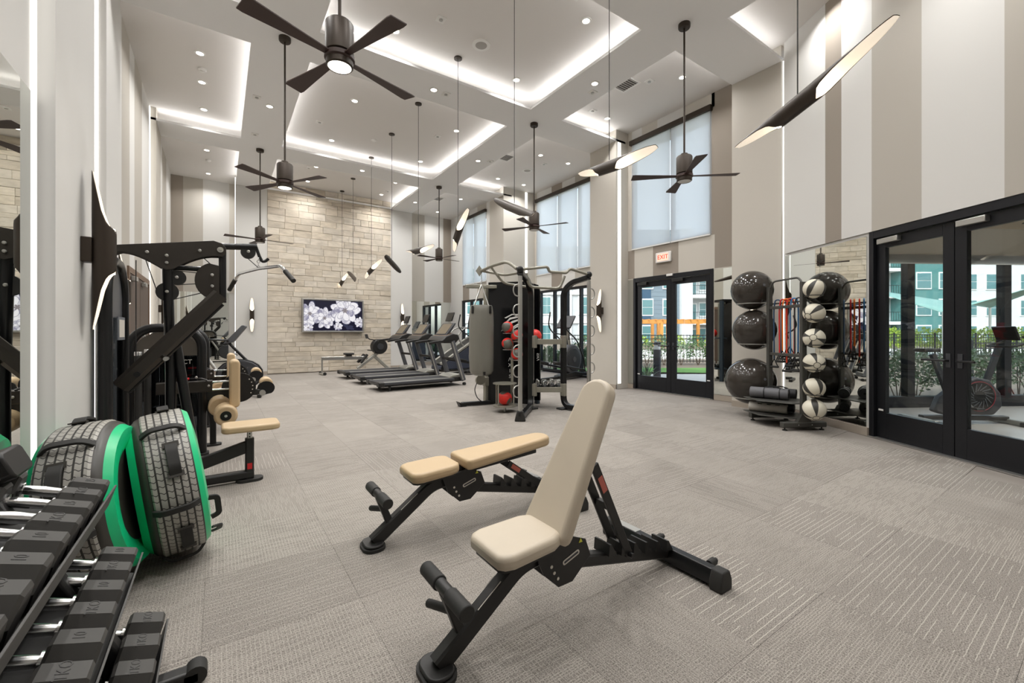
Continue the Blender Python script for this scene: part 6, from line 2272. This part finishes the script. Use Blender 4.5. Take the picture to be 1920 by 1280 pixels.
# timber pergola
M_TIMB = mat('orange_timber', '#c98a3f', .7, noise=.15, nscale=5)
pg = thing('pergola', 'orange timber pergola beyond the fence outside the exit door', 'pergola', at(1262, 37), -YAW)
for x in (-3.2, -1.0, -.45, 3.2):
    for y in (0, 2.4):
        MB().b(x - .12, x + .12, y - .12, y + .12, -.06, 2.1).build('post', M_TIMB, pg, smooth=False)
for y in (0, 2.4):
    MB().b(-3.6, 3.6, y - .07, y + .07, 2.0, 2.27).build('beam', M_TIMB, pg, smooth=False)
for k in range(12):
    MB().b(-3.4 + k * .6, -3.32 + k * .6, -.4, 2.9, 2.27, 2.36).build('rafter', M_TIMB, pg, smooth=False)
# shade sail
ss = thing('shade_sail', 'teal grey shade sail above the hedge outside the studio windows', 'shade sail', at(1868, 21.0), -YAW)
vs, fs = [], []
n = 12
for i in range(n + 1):
    for j in range(n + 1):
        u_, v_ = i / n, j / n
        x = -3.6 + 7.2 * u_
        vs.append((x, -1 + 4.5 * v_, 2.15 + 2.1 * u_ * (1 - v_) + 1.1 * v_ * (1 - u_) + .5 * v_ - .5 * math.sin(math.pi * u_) * math.sin(math.pi * v_)))
for i in range(n):
    for j in range(n):
        q = i * (n + 1) + j
        fs.append((q, q + 1, q + n + 2, q + n + 1))
o = MB().add(vs, fs).build('sail', mat('sail_cloth', '#7fa39b', .8), ss)
md = o.modifiers.new('thickness', 'SOLIDIFY')
md.thickness = .02
for x, y, h in ((-3.6, -1, 2.2), (3.6, -1, 4.3), (-3.6, 3.5, 3.8), (3.6, 3.5, 2.7)):
    MB().cyl((x, y, -.05), (x, y, h), .06, n=10).build('mast', M_STEEL, ss)

fence(at(1822, 12.2, -.05), at(1985, 12.2, -.05), 1.02, 'short dark railing among the shrubs outside the studio windows')
# ---- apartment houses
M_TEAL = mat('teal_siding', '#4f807e', .8)
M_BLUEG = mat('blue_grey_siding', '#71808a', .8)
M_NAVY = mat('navy_siding', '#2e4e66', .8)
M_WSID = mat('white_siding', '#d2d6d7', .8)
M_TRIM = mat('white_trim', '#dfe0de', .7)
M_PANE = mat('house_pane', '#4f7c80', .1, .0, spec=.8)
M_SIDE2 = mat('pale_grey_siding', '#b9bdbf', .8)
def siding(o):
    return o
def hwindow(par, x, z, w, h, y=0):
    f_ = MB().b(x - w / 2 - .1, x + w / 2 + .1, y - .09, y + .02, z - .1, z + h + .12).build('window', M_TRIM, par, smooth=False)
    for k in (0, 1):
        MB().b(x - w / 2, x + w / 2, y - .12, y - .085, z + k * h / 2 + .03, z + (k + 1) * h / 2 - .03).build('pane', M_PANE, f_, smooth=False)
def hbalcony(par, x0, x1, z, y=0):
    b_ = MB().b(x0, x1, y - 1.6, y, z - .35, z).build('balcony', M_TRIM, par, smooth=False)
    for zz in (.08, 1.05):
        MB().b(x0, x1, y - 1.58, y - 1.54, z + zz, z + zz + .05).build('rail', M_FENCE, b_, smooth=False)
    k = 0
    pk = MB().b(-.012, .012, -.012, .012, .08, 1.08).mesh('baluster', smooth=False)
    pk.materials.append(M_FENCE)
    x = x0 + .1
    while x < x1:
        o = bpy.data.objects.new('baluster', pk)
        COL.objects.link(o)
        o.parent = b_
        o.location = (x, y - 1.56, z)
        x += .28
    xm = (x0 + x1) / 2
    sw_ = min(1.0, (x1 - x0) / 4.2)
    MB().b(xm - 1.25 * sw_, xm - .25 * sw_, y - .03, y + .01, z, z + 2.2).build('balcony_door', M_TRIM, b_, smooth=False)
    MB().b(xm - 1.1 * sw_, xm - .4 * sw_, y - .05, y - .02, z + .15, z + 2.05).build('pane', M_PANE, b_, smooth=False)
    hwindow(b_, xm + .65 * sw_, z + .7, .95 * sw_, 1.5, y)
def house(px, d, label):
    return thing('apartment_block', label, 'building', at(px, d, -.06), -YAW)
FLZ = (-.5, 2.5, 5.55, 8.6)
# block seen through the exit door
h1 = house(1262, 49, 'blue grey apartment block with stacked white balconies seen through the exit door')
MB().b(-6.5, .73, 0, 12, 0, 13).build('wall', M_BLUEG, h1, smooth=False)
MB().b(-4.6, -2.55, -.06, 0, 0, 13).build('navy_bay', M_NAVY, h1, smooth=False)
MB().b(.73, 2.0, -.6, 12, 0, 13).build('white_tower', M_WSID, h1, smooth=False)
MB().b(2.0, 5.0, 1.4, 12, 0, 13).build('recess_wall', M_SIDE2, h1, smooth=False)
MB().b(5.0, 14, -.6, 12, 0, 13).build('white_wall', M_WSID, h1, smooth=False)
for z in FLZ:
    for x in (-5.2, -2.95, -.55):
        hwindow(h1, x, z + .75, 1.15, 1.75)
    hbalcony(h1, 2.0, 5.0, z, 1.4)
    hwindow(h1, 9, z + .75, 1.5, 1.75, -.6)
for k in range(26):
    MB().b(-6.5, .73, -.02, 0, .4 + k * .5, .43 + k * .5).build('siding_line', M_BLUEG, h1, smooth=False)
# blocks seen through the studio
h2 = house(1705, 49, 'teal and white apartment block with balconies seen through the studio windows')
MB().b(-9, -.9, 1.4, 12, 0, 13).build('recess_wall', M_SIDE2, h2, smooth=False)
MB().b(-.9, 5.6, 0, 12, 0, 13).build('teal_wall', M_TEAL, h2, smooth=False)
MB().b(-9, -5.4, -.3, 1.4, 0, 13).build('white_wall', M_WSID, h2, smooth=False)
for z in FLZ:
    hbalcony(h2, -5.4, -.9, z, 1.4)
    for x in (1.6, 4.2):
        hwindow(h2, x, z + .75, 1.55, 1.75)
h3 = house(1900, 50, 'white apartment block with small windows seen past the shade sail')
MB().b(-6.6, 14, 0, 12, 0, 13).build('wall', M_WSID, h3, smooth=False)
for z in FLZ:
    for x in (-5.2, -2.4, 1.6, 5.0):
        hwindow(h3, x, z + .75, 1.6, 1.75)
h4 = house(1030, 46, 'pale grey house with white trim seen through the deep window bay')
MB().b(-14, 6.5, 0, 12, 0, 10.5).build('wall', M_SIDE2, h4, smooth=False)
for x in (-10, -6, -2, .6, 2.2, 5.8):
    MB().b(x - .2, x + .2, -.15, 0, 0, 10.5).build('corner_trim', M_TRIM, h4, smooth=False)
for z in FLZ[:3]:
    for x in (-8, -4, -.7, 4):
        hwindow(h4, x, z + .75, 1.6, 1.8)
    MB().b(-14, 6.5, -.2, 0, z - .25, z).build('band_trim', M_TRIM, h4, smooth=False)
h5 = house(760, 60, 'pale house far beyond the stone wall end window')
MB().b(-30, 18, 0, 12, 0, 9).build('wall', M_WSID, h5, smooth=False)
for z in FLZ[:2]:
    for x in range(-24, 18, 5):
        hwindow(h5, x, z + .75, 1.6, 1.8)
